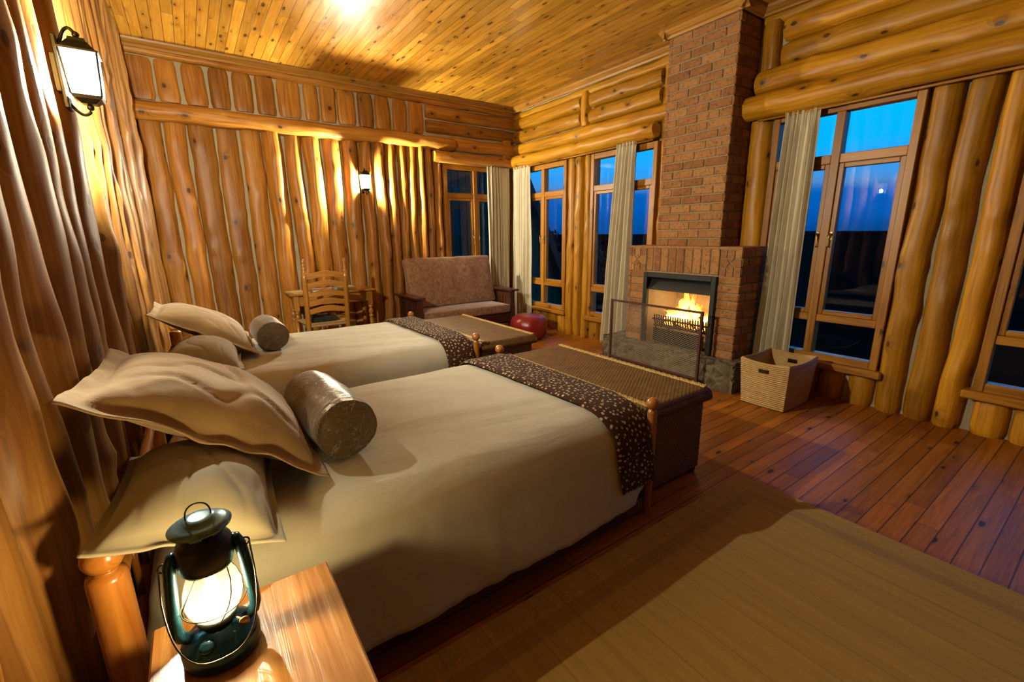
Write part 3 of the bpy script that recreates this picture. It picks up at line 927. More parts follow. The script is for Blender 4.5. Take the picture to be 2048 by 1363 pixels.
def rrect(p, x0, x1, y0, y1, r):
    """point on a rounded rectangle at perimeter fraction p, with outward normal"""
    w, h = x1 - x0 - 2 * r, y1 - y0 - 2 * r
    q = pi * r / 2; per = 2 * w + 2 * h + 4 * q; d = (p % 1) * per
    segs = [('l', (x0 + r, y0), (1, 0), w, (0, -1)), ('a', (x1 - r, y0 + r), -pi / 2, q, 0), ('l', (x1, y0 + r), (0, 1), h, (1, 0)), ('a', (x1 - r, y1 - r), 0, q, 0),
            ('l', (x1 - r, y1), (-1, 0), w, (0, 1)), ('a', (x0 + r, y1 - r), pi / 2, q, 0), ('l', (x0, y1 - r), (0, -1), h, (-1, 0)), ('a', (x0 + r, y0 + r), pi, q, 0)]
    for s in segs:
        if d <= s[3] + 1e-9:
            if s[0] == 'l': return V((s[1][0] + s[2][0] * d, s[1][1] + s[2][1] * d)), V(s[4])
            a = s[2] + d / r; return V((s[1][0] + r * cos(a), s[1][1] + r * sin(a))), V((cos(a), sin(a)))
        d -= s[3]
    return V((x0 + r, y0)), V((0, -1))


def sprof(t):
    """spread profile: t 0 = start of the roll on top, 1 = hem -> (inset, drop fraction)"""
    if t < .45:
        a = t / .45 * pi / 2
        return .21 * (1 - sin(a)) + .0, .20 * (1 - cos(a))
    s = (t - .45) / .55
    return -.065 * s ** 1.1, .20 + s * .31


def make_spread(loc, X0, X1, Y0, Y1, seed, label):
    """cotton bedspread with rounded shoulders and hanging sides"""
    ox, oy = loc[0], loc[1]
    mb = MB(); NP = 260; NT = 22; NS = 26
    cx, cy = (X0 + X1) / 2, (Y0 + Y1) / 2
    vs = []; us = []

    def wr(x, y): return (nz(x * 2.2, y * 1.6, seed) * .010 + nz(x * 1.3 + y * 5.5, y * 1.2 - x * .6, seed + 5) * .008
                          + (1 - abs(nz(x * 1.1, y * 7.5 + x * 1.2, seed + 6)) * 2) * .009 * max(0, nz(x * 1.2, y * .8, seed + 7) + .35)
                          + nz(x * 2.6 + y * 9, y * 2.2 - x * 2.0, seed + 8) * .004)
    for j in range(NT + NS + 1):
        for i in range(NP + 1):
            p, n = rrect(i / NP, X0, X1, Y0, Y1, .225)
            foot = max(0, n.x); head = max(0, -n.x)
            if j <= NT:
                f = (j / NT) * .999 + .001
                e = p - n * .21; q = V((cx, cy)) + (e - V((cx, cy))) * f
                z = BTOP + .012 * (1 - f ** 2) + wr(q.x - ox, q.y - oy)
                vs.append((q.x, q.y, z)); us.append((q.x, q.y))
            else:
                t = (j - NT) / NS
                ins, dr = sprof(t)
                if foot > .3: dr *= 1 - .25 * foot
                q = p - n * ins
                s = max(0, (t - .3) / .7)
                al = (i / NP) * 40
                fold = nz(al * .9, t * .6, seed + 2) * .030 * s + nz(al * 2.6, t, seed + 3) * .014 * s
                q = q + n * fold
                if n.y and abs(n.y) > .5 and foot < .9: q.x += s * .055 * max(0, (p.x - (X1 - .35)) / .35) ** 2
                z = BTOP - dr + wr(q.x - ox, q.y - oy) * (1 - t) + nz(al * .5, 1, seed) * .012 * s
                vs.append((q.x, q.y, z)); us.append((q.x + n.x * dr, q.y + n.y * dr))
    w = NP + 1
    fs = [(j * w + i, j * w + i + 1, (j + 1) * w + i + 1, (j + 1) * w + i) for j in range(NT + NS) for i in range(NP)]
    fs.append(tuple(range(NP)))
    mb.add(vs, fs, us, .3)
    o = solo(mb, 'bedspread', SPREAD, (ox, oy, BTOP), label, 'bedspread', 'bedspreads')
    md = o.modifiers.new('cloth', 'SOLIDIFY'); md.thickness = .006; md.offset = -1
    return o


def make_runner(loc, Y0, Y1, xs_near, xs_far, hang_n, hang_f, seed, label):
    """plush spotted runner across the foot of a bed, following the spread"""
    pts = []
    n = 60
    ts = []
    tn = .45 + .55 * (hang_n - .20) / .31
    for k in range(26): pts.append((Y0 + sprof(tn * (1 - k / 25))[0], BTOP - sprof(tn * (1 - k / 25))[1]))
    for k in range(1, 24): pts.append((Y0 + .21 + (Y1 - Y0 - .42) * k / 24, BTOP + .010))
    tf = .45 + .55 * (hang_f - .20) / .31
    for k in range(26): pts.append((Y1 - sprof(tf * k / 25)[0], BTOP - sprof(tf * k / 25)[1]))
    P = [V((a, b)) for a, b in pts]
    L = [0]
    for a, b in zip(P, P[1:]): L.append(L[-1] + (b - a).length)
    nrm = []
    for i in range(len(P)):
        t = (P[min(i + 1, len(P) - 1)] - P[max(0, i - 1)]).normalized(); nrm.append(V((-t.y, t.x)))
    mb = MB(); NU = 44
    vs = []; us = []
    for sheet in (0, 1):
        for i in range(len(P)):
            f = L[i] / L[-1]
            for k in range(NU + 1):
                u = k / NU
                xa = xs_near[0] * (1 - f) + xs_far[0] * f; xb = xs_near[1] * (1 - f) + xs_far[1] * f
                x = xa + (xb - xa) * u + nz(f * 7, seed, u) * .010
                edge = min(u, 1 - u, .12) / .12; ee = min(f, 1 - f, .02) / .02
                th = (.012 + .018 * (edge ** .5) * (ee ** .5)) if sheet == 0 else .010
                q = P[i] + nrm[i] * (th + nz(x * 6, f * 14, seed) * .005 * (1 - sheet) + .006)
                drop = 0
                z = q.y; foot = max(0, (x - loc[0] - 1.06) / .12)
                z -= min(.5, foot ** 2 * .05) * (1 if .08 < f < .92 else 0)
                vs.append((x, q.x, z)); us.append((x, L[i]))
    w = NU + 1; m = len(P)
    fs = []
    for s_ in (0, 1):
        b = s_ * m * w
        for i in range(m - 1):
            for k in range(NU): fs.append((b + i * w + k, b + i * w + k + 1, b + (i + 1) * w + k + 1, b + (i + 1) * w + k))
    b = m * w
    for i in range(m - 1):
        for k in (0, NU): fs.append((i * w + k, (i + 1) * w + k, b + (i + 1) * w + k, b + i * w + k))
    for k in range(NU):
        for i in (0, m - 1): fs.append((i * w + k, i * w + k + 1, b + i * w + k + 1, b + i * w + k))
    mb.add(vs, fs, us, .2)
    return solo(mb, 'bed_runner', SPOTS, (loc[0], loc[1], BTOP), label, 'bed runner', 'spotted bed runners')


def pillow(name, mat, cs, tu, td, fl, seed, label, cat, group, wr=.02, curl=.02, seam=False):
    """stuffed pillow on four corners (head-near, head-far, foot-near, foot-far) with a stitched flange"""
    A, B, C, D = [V(c) for c in cs]; cen = (A + B + C + D) / 4
    nrm = ((C - A) + (D - B)).cross((B - A) + (D - C)).normalized()
    if nrm.z < 0: nrm = -nrm
    Lx = ((C - A).length + (D - B).length) / 2; Ly = ((B - A).length + (D - C).length) / 2
    fx, fy = 2 * fl / Lx, 2 * fl / Ly
    mb = MB(); N = 64

    def base(u, v):
        u2 = u * (1 - .055 * (1 - v * v)) if abs(v) < 1 else u; v2 = v * (1 - .055 * (1 - u * u)) if abs(u) < 1 else v
        a, b = (u2 + 1) / 2, (v2 + 1) / 2
        return A * (1 - a) * (1 - b) + B * (1 - a) * b + C * a * (1 - b) + D * a * b

    def crease(u, v):
        r = 0
        for (cu, cv, ang, fr) in ((1, -1, .8, 3.2), (-1, -1, 2.2, 2.8), (1, 1, -.6, 3.0), (-1, 1, 3.6, 2.6)):
            d = sqrt((u - cu) ** 2 + (v - cv) ** 2); th = math.atan2(v - cv, u - cu)
            r += (1 - abs(nz(th * fr, d * .5, seed + cu * 3 + cv))) * exp(-d * 1.3)
        return r
    for sgn, tk in ((1, tu), (-1, td)):
        def fn(a, b):
            u = (a * 2 - 1) * (1 + fx); v = (b * 2 - 1) * (1 + fy)
            uu, vv = min(1, abs(u)), min(1, abs(v))
            bl = max(0, (1 - uu ** 2.3) * (1 - vv ** 2.3)) ** .52
            p = base(max(-1, min(1, u)), max(-1, min(1, v)))
            p = p + (base(1, 0) - base(-1, 0)).normalized() * (u - max(-1, min(1, u))) * Lx / 2 + (base(0, 1) - base(0, -1)).normalized() * (v - max(-1, min(1, v))) * Ly / 2
            h = tk * bl
            if sgn > 0:
                h += bl * (wr * (crease(u, v) - .8) * .9 + wr * .8 * nz(u * 2.0, v * 2.6, seed) - wr * 1.2 * max(0, .13 - abs(nz(u * 1.6 + v, v * 1.5 - u * .5, seed + 4))) / .13 * .6)
            out = max(abs(u) - 1, 0) / max(fx, 1e-6) + max(abs(v) - 1, 0) / max(fy, 1e-6)
            fw = curl * nz(u * 3.4 + seed, v * 3.4, 2.2) * min(1, out)
            return p + nrm * (sgn * max(h, .003) + fw)
        mb.grid(N, N, fn, lambda a, b: (a * Lx, b * Ly), .5)
    # close the rim between the two sheets
    w = N + 1; half = w * w
    rim = [i for i in range(w)] + [(j + 1) * w + N for j in range(N)] + [N * w + i for i in range(N - 1, -1, -1)] + [j * w for j in range(N - 1, 0, -1)]
    for a, b in zip(rim, rim[1:] + rim[:1]):
        mb.f.append([a, b, b + half, a + half]); mb.mi.append(0); mb.sm.append(True)
    return solo(mb, name, mat, cen, label, cat, group)


def bolster(c0, c1, r, seed, label):
    c0 = V(c0); c1 = V(c1); ax = c1 - c0; L = ax.length
    zz = ax.normalized(); xx = V((1, 0, 0)); yy = zz.cross(xx).normalized(); xx = yy.cross(zz)
    rot = Matrix((xx, yy, zz)).transposed()
    prof = [(.002, -.012), (.03, -.012), (r * .5, -.008), (r * .8, .0), (r * .92, .004), (r * .96, .001), (r * .985, .006), (r * .98, .014), (r * .99, .022)]
    n = 36
    body = [(r * (1 + .03 * sin(pi * k / n)), .03 + (L - .06) * k / n) for k in range(n + 1)]
    prof = prof + body + [(a, L - b) for a, b in prof[::-1]]

    def fn(p, th, i):
        q = 1 + .030 * nz(cos(th) * 1.4, sin(th) * 1.4, p.z * 9 + seed) + .022 * nz(cos(th) * 4, sin(th) * 4 + seed, p.z * 5)
        gather = .0
        if p.z < .03 or p.z > L - .03: gather = .003 * nz(p.x * 22, p.y * 22, seed) + .0012 * sin(th * 30) * (1 if sqrt(p.x ** 2 + p.y ** 2) > r * .9 else 0)
        return V((p.x * q, p.y * q * .98, p.z + gather))
    mb = MB(); mb.lathe(prof, c0, rot, 72, .4, fn=fn)
    mb.uv = [(a, b) if .03 < b < L - .03 else ((p - c0).dot(xx) + 2, (p - c0).dot(yy) + 3) for (a, b), p in zip(mb.uv, mb.v)]
    return solo(mb, 'bolster', SATIN, (c0 + c1) / 2, label, 'bolster', 'satin bolsters')


def turned_post(mb, x, y, r, ztop, ball):
    zb = ztop - 2 * ball + .004
    pr = [(r * .8, 0), (r * .86, .02), (r, .10), (r, zb - .02), (r * .93, zb - .008), (r * .6, zb), (r * .55, zb + .008)]
    k = 12
    for i in range(1, k + 1):
        a = -pi / 2 + .55 + (pi - .55) * i / k
        pr.append((max(.0008, ball * cos(a)), ztop - ball + ball * sin(a)))
    mb.lathe(pr, (x, y, 0), None, 22, RND.random())


def make_bed(dx, y0, label, hr, hz):
    bed = thing('bed', (.85 + dx, y0 + .77, 0), label, 'bed', 'the two beds')
    xh, xf = -.305 + dx, 1.985 + dx
    for y in (y0, y0 + 1.54):
        mb = MB(); turned_post(mb, xf, y, .027, .712, .037); part(mb, 'foot_post', POSTW, bed)
        mb = MB(); turned_post(mb, xh, y, hr, hz, .046); part(mb, 'head_post', POSTW, bed)
        mb = MB(); mb.box(((xh + xf) / 2, y + (.02 if y == y0 else -.02), .30), (xf - xh - .05, .03, .14), .006); part(mb, 'side_rail', POSTW, bed)
    mb = MB(); mb.tube([(xf, y0 + .02, .36), (xf, y0 + 1.52, .36)], .024, 12); part(mb, 'foot_rail', POSTW, bed)
    for z in (.36, .62):
        mb = MB(); mb.tube([(xh - .005, y0 + .03, z), (xh - .005, y0 + 1.51, z)], .022, 12); part(mb, 'head_rail', POSTW, bed)
    for i in range(7):
        y = y0 + .2 + i * 1.14 / 6
        mb = MB(); mb.tube([(xh - .005, y, .36), (xh - .005, y, .62)], [.011, .011], 8); part(mb, 'spindle', POSTW, bed)
    mb = MB()
    mb.box(((xh + xf) / 2 - .0, y0 + .77, .47), (xf - xh - .16, 1.34, .27), .06); part(mb, 'mattress', SPREAD, bed)
    mb = MB()
    for i in range(9):
        mb.box((xh + .25 + i * .23, y0 + .77, .325), (.08, 1.48, .018), .003)
    part(mb, 'slats', POSTW, bed)
    return bed


make_bed(0, 1.455, 'pine double bed nearest the camera with ball-topped foot posts', .046, .832)
make_bed(.085, 3.52, 'pine double bed farther back, in front of the writing desk', .046, .865)
make_spread((.85, 2.2), -.27, 1.955, 1.445, 3.03, 3.0, 'cream cotton bedspread on the nearer bed')
make_spread((.935, 4.27), -.185, 2.03, 3.51, 5.095, 41.0, 'cream cotton bedspread on the farther bed')
make_runner((.85, 2.2), 1.445, 3.03, (1.69, 1.965), (1.57, 1.965), .40, .20, 3.0, 'white-spotted dark brown runner over the foot of the nearer bed')
make_runner((.935, 4.27), 3.51, 5.095, (1.765, 2.05), (1.70, 2.055), .34, .16, 9.0, 'white-spotted dark brown runner over the foot of the farther bed')
pillow('euro_sham', SUEDE, ((-.315, 1.66, 1.155), (-.30, 2.42, 1.12), (.285, 1.76, .715), (.275, 2.54, .74)), .165, .085, .05, 3.0,
       'large tan suede sham propped against the wall on the nearer bed', 'pillow', 'tan suede shams', wr=.018, curl=.022)
pillow('euro_sham', SUEDE, ((-.27, 3.86, 1.075), (-.26, 4.60, 1.075), (.30, 4.05, .715), (.30, 4.80, .74)), .14, .07, .05, 13.0,
       'large tan suede sham propped against the wall on the farther bed', 'pillow', 'tan suede shams', wr=.014, curl=.02)
pillow('bed_pillow', PILC, ((-.305, 1.39, .845), (-.27, 2.05, .80), (.09, 1.39, .705), (.13, 2.0, .72)), .155, .06, .025, 23.0,
       'flat sage cotton pillow beside the lantern, under the nearer sham', 'pillow', 'sage pillows', wr=.010, curl=.012)
pillow('bed_pillow', PILC, ((-.24, 3.50, .845), (-.20, 4.15, .80), (.17, 3.56, .705), (.20, 4.15, .71)), .15, .06, .025, 33.0,
       'flat sage cotton pillow on the farther bed behind the knobbed head post', 'pillow', 'sage pillows', wr=.009, curl=.012)
bolster((.445, 1.86, .795), (.41, 2.43, .795), .133, 2.0, 'bronze satin bolster with looped embroidery on the nearer bed')
bolster((.47, 4.15, .79), (.46, 4.62, .79), .125, 8.0, 'bronze satin bolster with looped embroidery on the farther bed')


# ------------------------------------------------------------------ woven chests at the bed ends
def weave(a, b, p, amp):
    r = floor(b / p)
    return amp * (abs(sin(pi * (a / p * .8 + .5 * (r % 2)))) ** .6 * abs(sin(pi * b / p)) ** .55)


def make_chest(x0, x1, y0, y1, label):
    c = thing('wicker_chest', ((x0 + x1) / 2, (y0 + y1) / 2, 0), label, 'chest', 'woven chests')
    z0, z1, zl = .035, .515, .605
    p = .021
    mb = MB()
    bx0, bx1, by0, by1 = x0 + .02, x1 - .055, y0 + .02, y1 - .02
    mb.box(((bx0 + bx1) / 2, (by0 + by1) / 2, (z0 + z1) / 2), (bx1 - bx0 - .01, by1 - by0 - .01, z1 - z0), .02)
    mb.grid(96, 96, lambda u, v: (bx0 + u * (bx1 - bx0), by0 - weave(u * (bx1 - bx0), v * (z1 - z0), p, .008), z0 + v * (z1 - z0)))
    mb.grid(96, 60, lambda u, v: (bx0 + u * (bx1 - bx0), by1 + weave(u * (bx1 - bx0), v * (z1 - z0), p, .008), z0 + v * (z1 - z0)))
    for xx, sg in ((bx0, -1), (bx1, 1)):
        mb.grid(200, 60, lambda u, v: (xx + sg * weave(u * (by1 - by0), v * (z1 - z0), p, .008), by0 + u * (by1 - by0), z0 + v * (z1 - z0)))
    body = part(mb, 'body', WICKD, c)
    for xx in (bx0 + .03, bx1 - .03):
        for yy in (by0 + .03, by1 - .03):
            mb = MB(); mb.box((xx, yy, .02), (.05, .05, .04), .006); part(mb, 'foot', IRON, c)
    mb = MB(); W = x1 - x0; Ln = y1 - y0; rd = .03

    def top(u, v):   # wraps over the edge on all sides
        x = x0 + u * W; y = y0 + v * Ln
        e = min(u * W, (1 - u) * W, v * Ln, (1 - v) * Ln)
        dz = 0
        if e < rd: dz = -(rd - sqrt(max(0, rd * rd - (rd - e) ** 2)))
        return (x, y, zl - .004 + dz + weave(v * Ln, u * W, p, .007))
    mb.grid(112, 290, top)
    for (q0, q1, nn, n_) in (((x0, y0), (x1, y0), 112, (0, -1)), ((x1, y1), (x0, y1), 112, (0, 1)), ((x0, y1), (x0, y0), 200, (-1, 0)), ((x1, y0), (x1, y1), 200, (1, 0))):
        LL = abs(q1[0] - q0[0]) + abs(q1[1] - q0[1])

        def sd(u, v):
            k = .006 * abs(sin(pi * (u * LL / .017 + v * .9))) ** .7
            bul = .012 * sin(pi * v)
            return (q0[0] + (q1[0] - q0[0]) * u + n_[0] * (k + bul), q0[1] + (q1[1] - q0[1]) * u + n_[1] * (k + bul), z1 + (zl - rd - z1) * v)
        mb.grid(nn, 8, sd)
    mb.add([(x0, y0, z1), (x1, y0, z1), (x1, y1, z1), (x0, y1, z1)], [(0, 1, 2, 3)])
    lid = part(mb, 'lid', WICK, c)
    mb = MB()
    for xx in (x0 + .055, x1 - .035):
        for ph in (0, 2 * pi / 3, 4 * pi / 3):
            n = 190
            mb.tube([(xx + .015 * cos(2 * pi * k / 6 + ph), y0 + .02 + (Ln - .04) * k / n, zl + .002 + .004 * sin(2 * pi * k / 3 + ph)) for k in range(n + 1)], .0085, 5)
    b_ = part(mb, 'braid_trim', BRAID, c, lid); b_['label'] = 'pale braided rope strip'
    return c


ch = make_chest(2.03, 2.70, 1.53, 3.03, 'long woven rope chest at the foot of the nearer bed')
copy_tree(ch, (ch.location.x + .085, ch.location.y + 1.98, 0), 'long woven rope chest at the foot of the farther bed, by the sofa', 'woven chests')
ch['group'] = 'woven chests'
# ------------------------------------------------------------------ sofa
so = thing('futon_sofa', (3.5, 6.4, 0), 'dark wooden slat-arm sofa with rose brown cushions in the back corner', 'sofa')
sx0, sx1, syf, syb = 2.66, 4.19, 5.98, 6.70
for x, sg in ((sx0 - .055, -1), (sx1 + .055, 1)):
    mb = MB(); mb.box((x + sg * .015, (syf + syb) / 2 - .01, .715), (.17, syb - syf + .06, .035), .006)
    part(mb, 'armrest', SOFAW, so)
    for y in (syf + .05, syb - .05):
        mb = MB(); mb.box((x, y, .35), (.085, .085, .70), .005); part(mb, 'leg', SOFAW, so)
    for z, h in ((.655, .085), (.27, .10)):
        mb = MB(); mb.box((x, (syf + syb) / 2, z), (.03, syb - syf - .16, h), .004); part(mb, 'arm_rail', SOFAW, so)
    for i in range(6):
        y = syf + .155 + i * (syb - syf - .31) / 5
        mb = MB(); mb.box((x, y, .465), (.022, .055, .31), .003); part(mb, 'slat', SOFAW, so)
mb = MB(); mb.box(((sx0 + sx1) / 2, syf + .05, .27), (sx1 - sx0 + .02, .035, .15), .005); part(mb, 'front_rail', SOFAW, so)
mb = MB(); mb.box(((sx0 + sx1) / 2, syb - .06, .27), (sx1 - sx0 + .02, .035, .15), .005); part(mb, 'back_rail', SOFAW, so)
mb = MB()
for i in range(9): mb.box((sx0 + .1 + i * (sx1 - sx0 - .2) / 8, (syf + syb) / 2, .345), (.08, syb - syf - .08, .018), .003)
part(mb, 'seat_slats', SOFAW, so)


def cushion(name, c, size, rot, seed, root):
    mb = MB(); hx, hy, hz = [s / 2 for s in size]; N = 30; e = .28
    c = V(c)

    def f(ax, sg):
        a, b = [q for q in range(3) if q != ax]
        H = (hx, hy, hz)

        def g(u, v):
            p = [0, 0, 0]; p[ax] = sg; p[a] = u * 2 - 1; p[b] = v * 2 - 1
            r = [p[k] * H[k] for k in range(3)]
            rd = .025
            q = V(r); core = V([max(-(H[k] - rd), min(H[k] - rd, r[k])) for k in range(3)])
            d = q - core
            if d.length > 1e-6: q = core + d.normalized() * min(rd, d.length)
            bl = 1
            for k in range(3):
                if k != 2: bl *= max(0, 1 - abs(p[k]) ** 3)
            if ax == 2: q.z += sg * (.012 * bl + nz(q.x * 5, q.y * 5, seed) * .006)
            q += V((nz(q.y * 7, q.z * 7, seed), nz(q.x * 7, q.z * 7, seed + 3), 0)) * .006
            return c + rot @ q
        return g
    for ax in range(3):
        for sg in (-1, 1): mb.grid(N if ax != 0 else 16, N if ax == 2 else 8, f(ax, sg), None, .4)
    return part(mb, name, CHEN, root)


I3 = Matrix.Identity(3)
cushion('seat_cushion', ((sx0 + sx1) / 2, (syf + syb) / 2 - .05, .425), (sx1 - sx0 - .01, syb - syf - .06, .13), I3, 4, so)
cushion('back_cushion', ((sx0 + sx1) / 2 - .01, syb - .145, .875), (sx1 - sx0 - .01, .78, .14), Matrix.Rotation(radians(75), 3, 'X'), 9, so)

# ------------------------------------------------------------------ red pouf
mb = MB()
pr = []
n = 22
for k in range(n + 1):
    a = -pi / 2 + pi * k / n
    pr.append((max(.001, .295 * abs(cos(a)) ** .42), .19 + .19 * math.copysign(abs(sin(a)) ** .75, sin(a))))


def pf(p, th, i):
    r = sqrt(p.x ** 2 + p.y ** 2); seam = 1 - .022 * exp(-((((th * 8 / (2 * pi)) % 1) - .5) / .06) ** 2) * min(1, r / .2)
    q = V((p.x * seam, p.y * seam, p.z))
    if p.z > .2: q.z -= .014 * exp(-((r - .16) / .012) ** 2)
    q += V((nz(p.x * 7, p.y * 7, p.z * 7), nz(p.x * 7 + 9, p.y * 7, p.z * 7), nz(p.x * 6, p.y * 6 + 5, p.z * 6))) * .012
    q.z = max(q.z, .001)
    return q


mb.lathe(pr, (4.21, 5.50, 0), None, 64, .5, fn=pf)
solo(mb, 'pouf', LEATH, (4.21, 5.50, 0), 'round red leather pouf on the floor by the sofa', 'pouf')

# ------------------------------------------------------------------ writing desk
dk = thing('writing_desk', (1.53, 6.58, 0), 'honey pine writing desk with turned legs against the log wall', 'desk')
dx0, dx1, dy0, dy1, dz = .965, 2.09, 6.34, 6.77, .875
mb = MB()
mb.box(((dx0 + dx1) / 2, (dy0 + dy1) / 2, dz - .014), (dx1 - dx0, dy1 - dy0, .028), .010)
part(mb, 'desk_top', DESKW, dk)
mb = MB()
for y in (dy0 + .055, dy1 - .055): mb.box(((dx0 + dx1) / 2, y, dz - .098), (dx1 - dx0 - .17, .022, .14), .003)
for x in (dx0 + .075, dx1 - .075): mb.box((x, (dy0 + dy1) / 2, dz - .098), (.022, dy1 - dy0 - .17, .14), .003)
part(mb, 'apron', DESKW, dk)
mb = MB(); mb.box((1.53, dy0 + .040, dz - .098), (.72, .02, .105), .006)
dr = part(mb, 'drawer_front', DESKW, dk)
mb = MB(); mb.sphere((1.53, dy0 + .018, dz - .098), .016); part(mb, 'knob', DESKW, dk, dr)


def turned_leg(mb, x, y, zt, rnd=None):
    pr = [(.018, 0), (.026, .03), (.020, .05), (.028, .07), (.030, .10), (.024, .30), (.030, .42), (.020, .44), (.034, .455), (.034, .475), (.020, .49), (.026, .50), (.035, .53), (.024, .565), (.018, .575), (.033, .59), (.033, .605), (.022, .62)]
    k = (zt - .20) / .62
    mb.lathe([(r, z * k) for r, z in pr], (x, y, 0), None, 18, rnd)
    mb.box((x, y, zt - .10), (.062, .062, .20), .004, rnd=rnd)


for x in (dx0 + .075, dx1 - .075):
    for y in (dy0 + .055, dy1 - .055):
        mb = MB(); turned_leg(mb, x, y, dz - .028); part(mb, 'leg', DESKW, dk)

# papers on the desk
def sheet_stack(x, y, w, d, h, rz, n, mat, name, label, cat, bend=.0):
    mb = MB(); rot = Matrix.Rotation(rz, 3, 'Z')
    for i in range(n):
        dxy = V((RND.uniform(-.004, .004), RND.uniform(-.004, .004), 0))
        t = h / n
        mb.grid(12, 6, lambda u, v: V((x, y, dz)) + dxy + rot @ V(((u - .5) * w, (v - .5) * d, t * (i + 1) + bend * abs(u - .5) ** 2 * 4 * .5 - .0 + .001 * i)))
    mb.box(V((x, y, dz + h / 2 - .0005)), (w * .98, d * .98, h), .001, rot)
    return solo(mb, name, mat, (x, y, dz), label, cat)


sheet_stack(1.09, 6.53, .21, .28, .018, .25, 2, MANILA, 'folder', 'closed tan card folder on the left end of the desk', 'folder')
sheet_stack(1.42, 6.58, .26, .22, .022, -.12, 4, PAPER, 'booklet', 'white booklet lying behind the chair back on the desk, nearer the folder', 'booklet', .02)
sheet_stack(1.72, 6.60, .24, .20, .028, .1, 4, PAPER, 'booklet', 'white booklet at the right of the desk top, behind the right chair post', 'booklet', .015)

# ------------------------------------------------------------------ ladder-back chair
chr_ = thing('ladder_back_chair', (1.30, 6.0, 0), 'honey pine ladder-back chair with a rush seat pulled up to the desk', 'chair')
px0, px1 = 1.062, 1.535


def yb(z): return 5.86 - .10 * max(0, (z - .5)) / .85


for x in (px0, px1):
    mb = MB()
    pts = [(x, yb(z), z) for z in (0, .2, .5, .7, .9, 1.1, 1.195)]
    mb.tube(pts, [.020, .027, .030, .030, .030, .029, .028], 14)
    z0 = 1.19
    mb.lathe([(.027, 0), (.028, .015), (.016, .022), (.024, .034), (.024, .05), (.014, .060), (.021, .075), (.021, .09), (.012, .10), (.018, .115), (.020, .130), (.012, .150), (.001, .158)], (x, yb(1.2), z0), None, 16)
    part(mb, 'back_post', DESKW, chr_)
for zc in (1.135, 1.02, .905, .80, .705):
    mb = MB(); n = 22

    def sl(u, v):
        x = px0 + .02 + (px1 - px0 - .04) * u
        arch = .040 * max(0, sin(pi * u)) ** 1.5
        hh = .034 + .004 * sin(pi * u)
        z = zc - .03 + arch + (v if v <= 1 else 2 - v) * 0
        return x, arch, hh
    vs = []; us = []
    for i in range(n + 1):
        u = i / n; x = px0 + .015 + (px1 - px0 - .03) * u
        arch = .040 * sin(pi * u) ** 1.4; bow = .018 * sin(pi * u)
        hl, hu = zc - .032 + arch * .75, zc + .030 + arch
        for (yy, zz) in ((-.008, hl), (.008, hl), (.008, hu - .004), (.003, hu), (-.003, hu), (-.008, hu - .004)):
            vs.append((x, yb(zz) - bow + yy, zz)); us.append((zz, x))
    fs = []
    for i in range(n):
        for k in range(6): fs.append((i * 6 + k, i * 6 + (k + 1) % 6, (i + 1) * 6 + (k + 1) % 6, (i + 1) * 6 + k))
    fs += [tuple(range(6)), tuple(range(n * 6, n * 6 + 6))]
    mb.add(vs, fs, us, RND.random(), 0, False)
    part(mb, 'back_slat', DESKW, chr_)
fx0, fx1, fy = 1.01, 1.59, 6.30
for x in (fx0, fx1):
    mb = MB(); mb.tube([(x, fy, 0), (x, fy, .25), (x, fy, .56)], [.020, .028, .026], 14); part(mb, 'front_leg', DESKW, chr_)
mb = MB()
for z in (.18, .32):
    mb.tube([(fx0, fy, z), (fx1, fy, z)], .013, 8)
    mb.tube([(px0, 5.86, z + .03), (fx0, fy, z + .03)], .012, 8); mb.tube([(px1, 5.86, z + .03), (fx1, fy, z + .03)], .012, 8)
mb.tube([(px0, 5.86, .25), (px1, 5.86, .25)], .012, 8)
part(mb, 'stretchers', DESKW, chr_)
mb = MB()


def seat(u, v):
    y = 5.84 + (fy + .02 - 5.84) * v
    a = px0 - .02 + (fx0 - .02 - px0 + .02) * v; b = px1 + .02 + (fx1 - px1) * v
    e = min(u, 1 - u, v, 1 - v)
    q = min(u, 1 - u) < min(v, 1 - v)
    rib = .003 * abs(sin((v if q else u) * 70))
    return (a + (b - a) * u, y, .545 + rib + .012 * min(1, e / .06) - .02 * sin(pi * u) * sin(pi * v))


mb.grid(60, 50, seat)
mb.box((1.30, 6.08, .525), (.52, .46, .045), .02)
part(mb, 'rush_seat', RUSH, chr_)
mb = MB()


def cl(u, v):
    x = 1.12 + .34 * u; y = 5.93 + .28 * v
    e = min(u, 1 - u, v, 1 - v) / .12
    return (x, y, .555 + (.075 * (1 - u) + .055) * min(1, e) ** .5 * (.8 + .5 * nz(x * 7, y * 9, 3)) + .015 * nz(x * 20, y * 20, 1))


mb.grid(30, 26, cl)
mb.grid(2, 2, lambda u, v: (1.12 + .34 * u, 5.93 + .28 * v, .552))
solo(mb, 'folded_cloth', DARKC, (1.29, 6.07, .55), 'crumpled black cloth left on the rush chair seat', 'cloth')

# small sockets on the wall under and beside the desk
for (x, z, lab) in ((1.86, .30, 'small yellowed socket box on the log wall beneath the desk'), (2.17, .31, 'small pale socket box on the log wall right of the desk leg')):
    so_ = thing('wall_socket', (x, YB - .07, z), lab, 'wall socket', 'sockets by the desk')
    mb = MB(); mb.box((x, YB - .06, z), (.075, .05, .11), .006); part(mb, 'box', TAN2, so_)
    mb = MB(); mb.box((x, YB - .088, z), (.062, .008, .095), .003); part(mb, 'face_plate', TAN2, so_)

# ------------------------------------------------------------------ straw basket
bk = thing('straw_basket', (4.43, 1.865, 0), 'square coiled straw basket with cut-out handles under the right window', 'basket')
H = .445; NR = 23


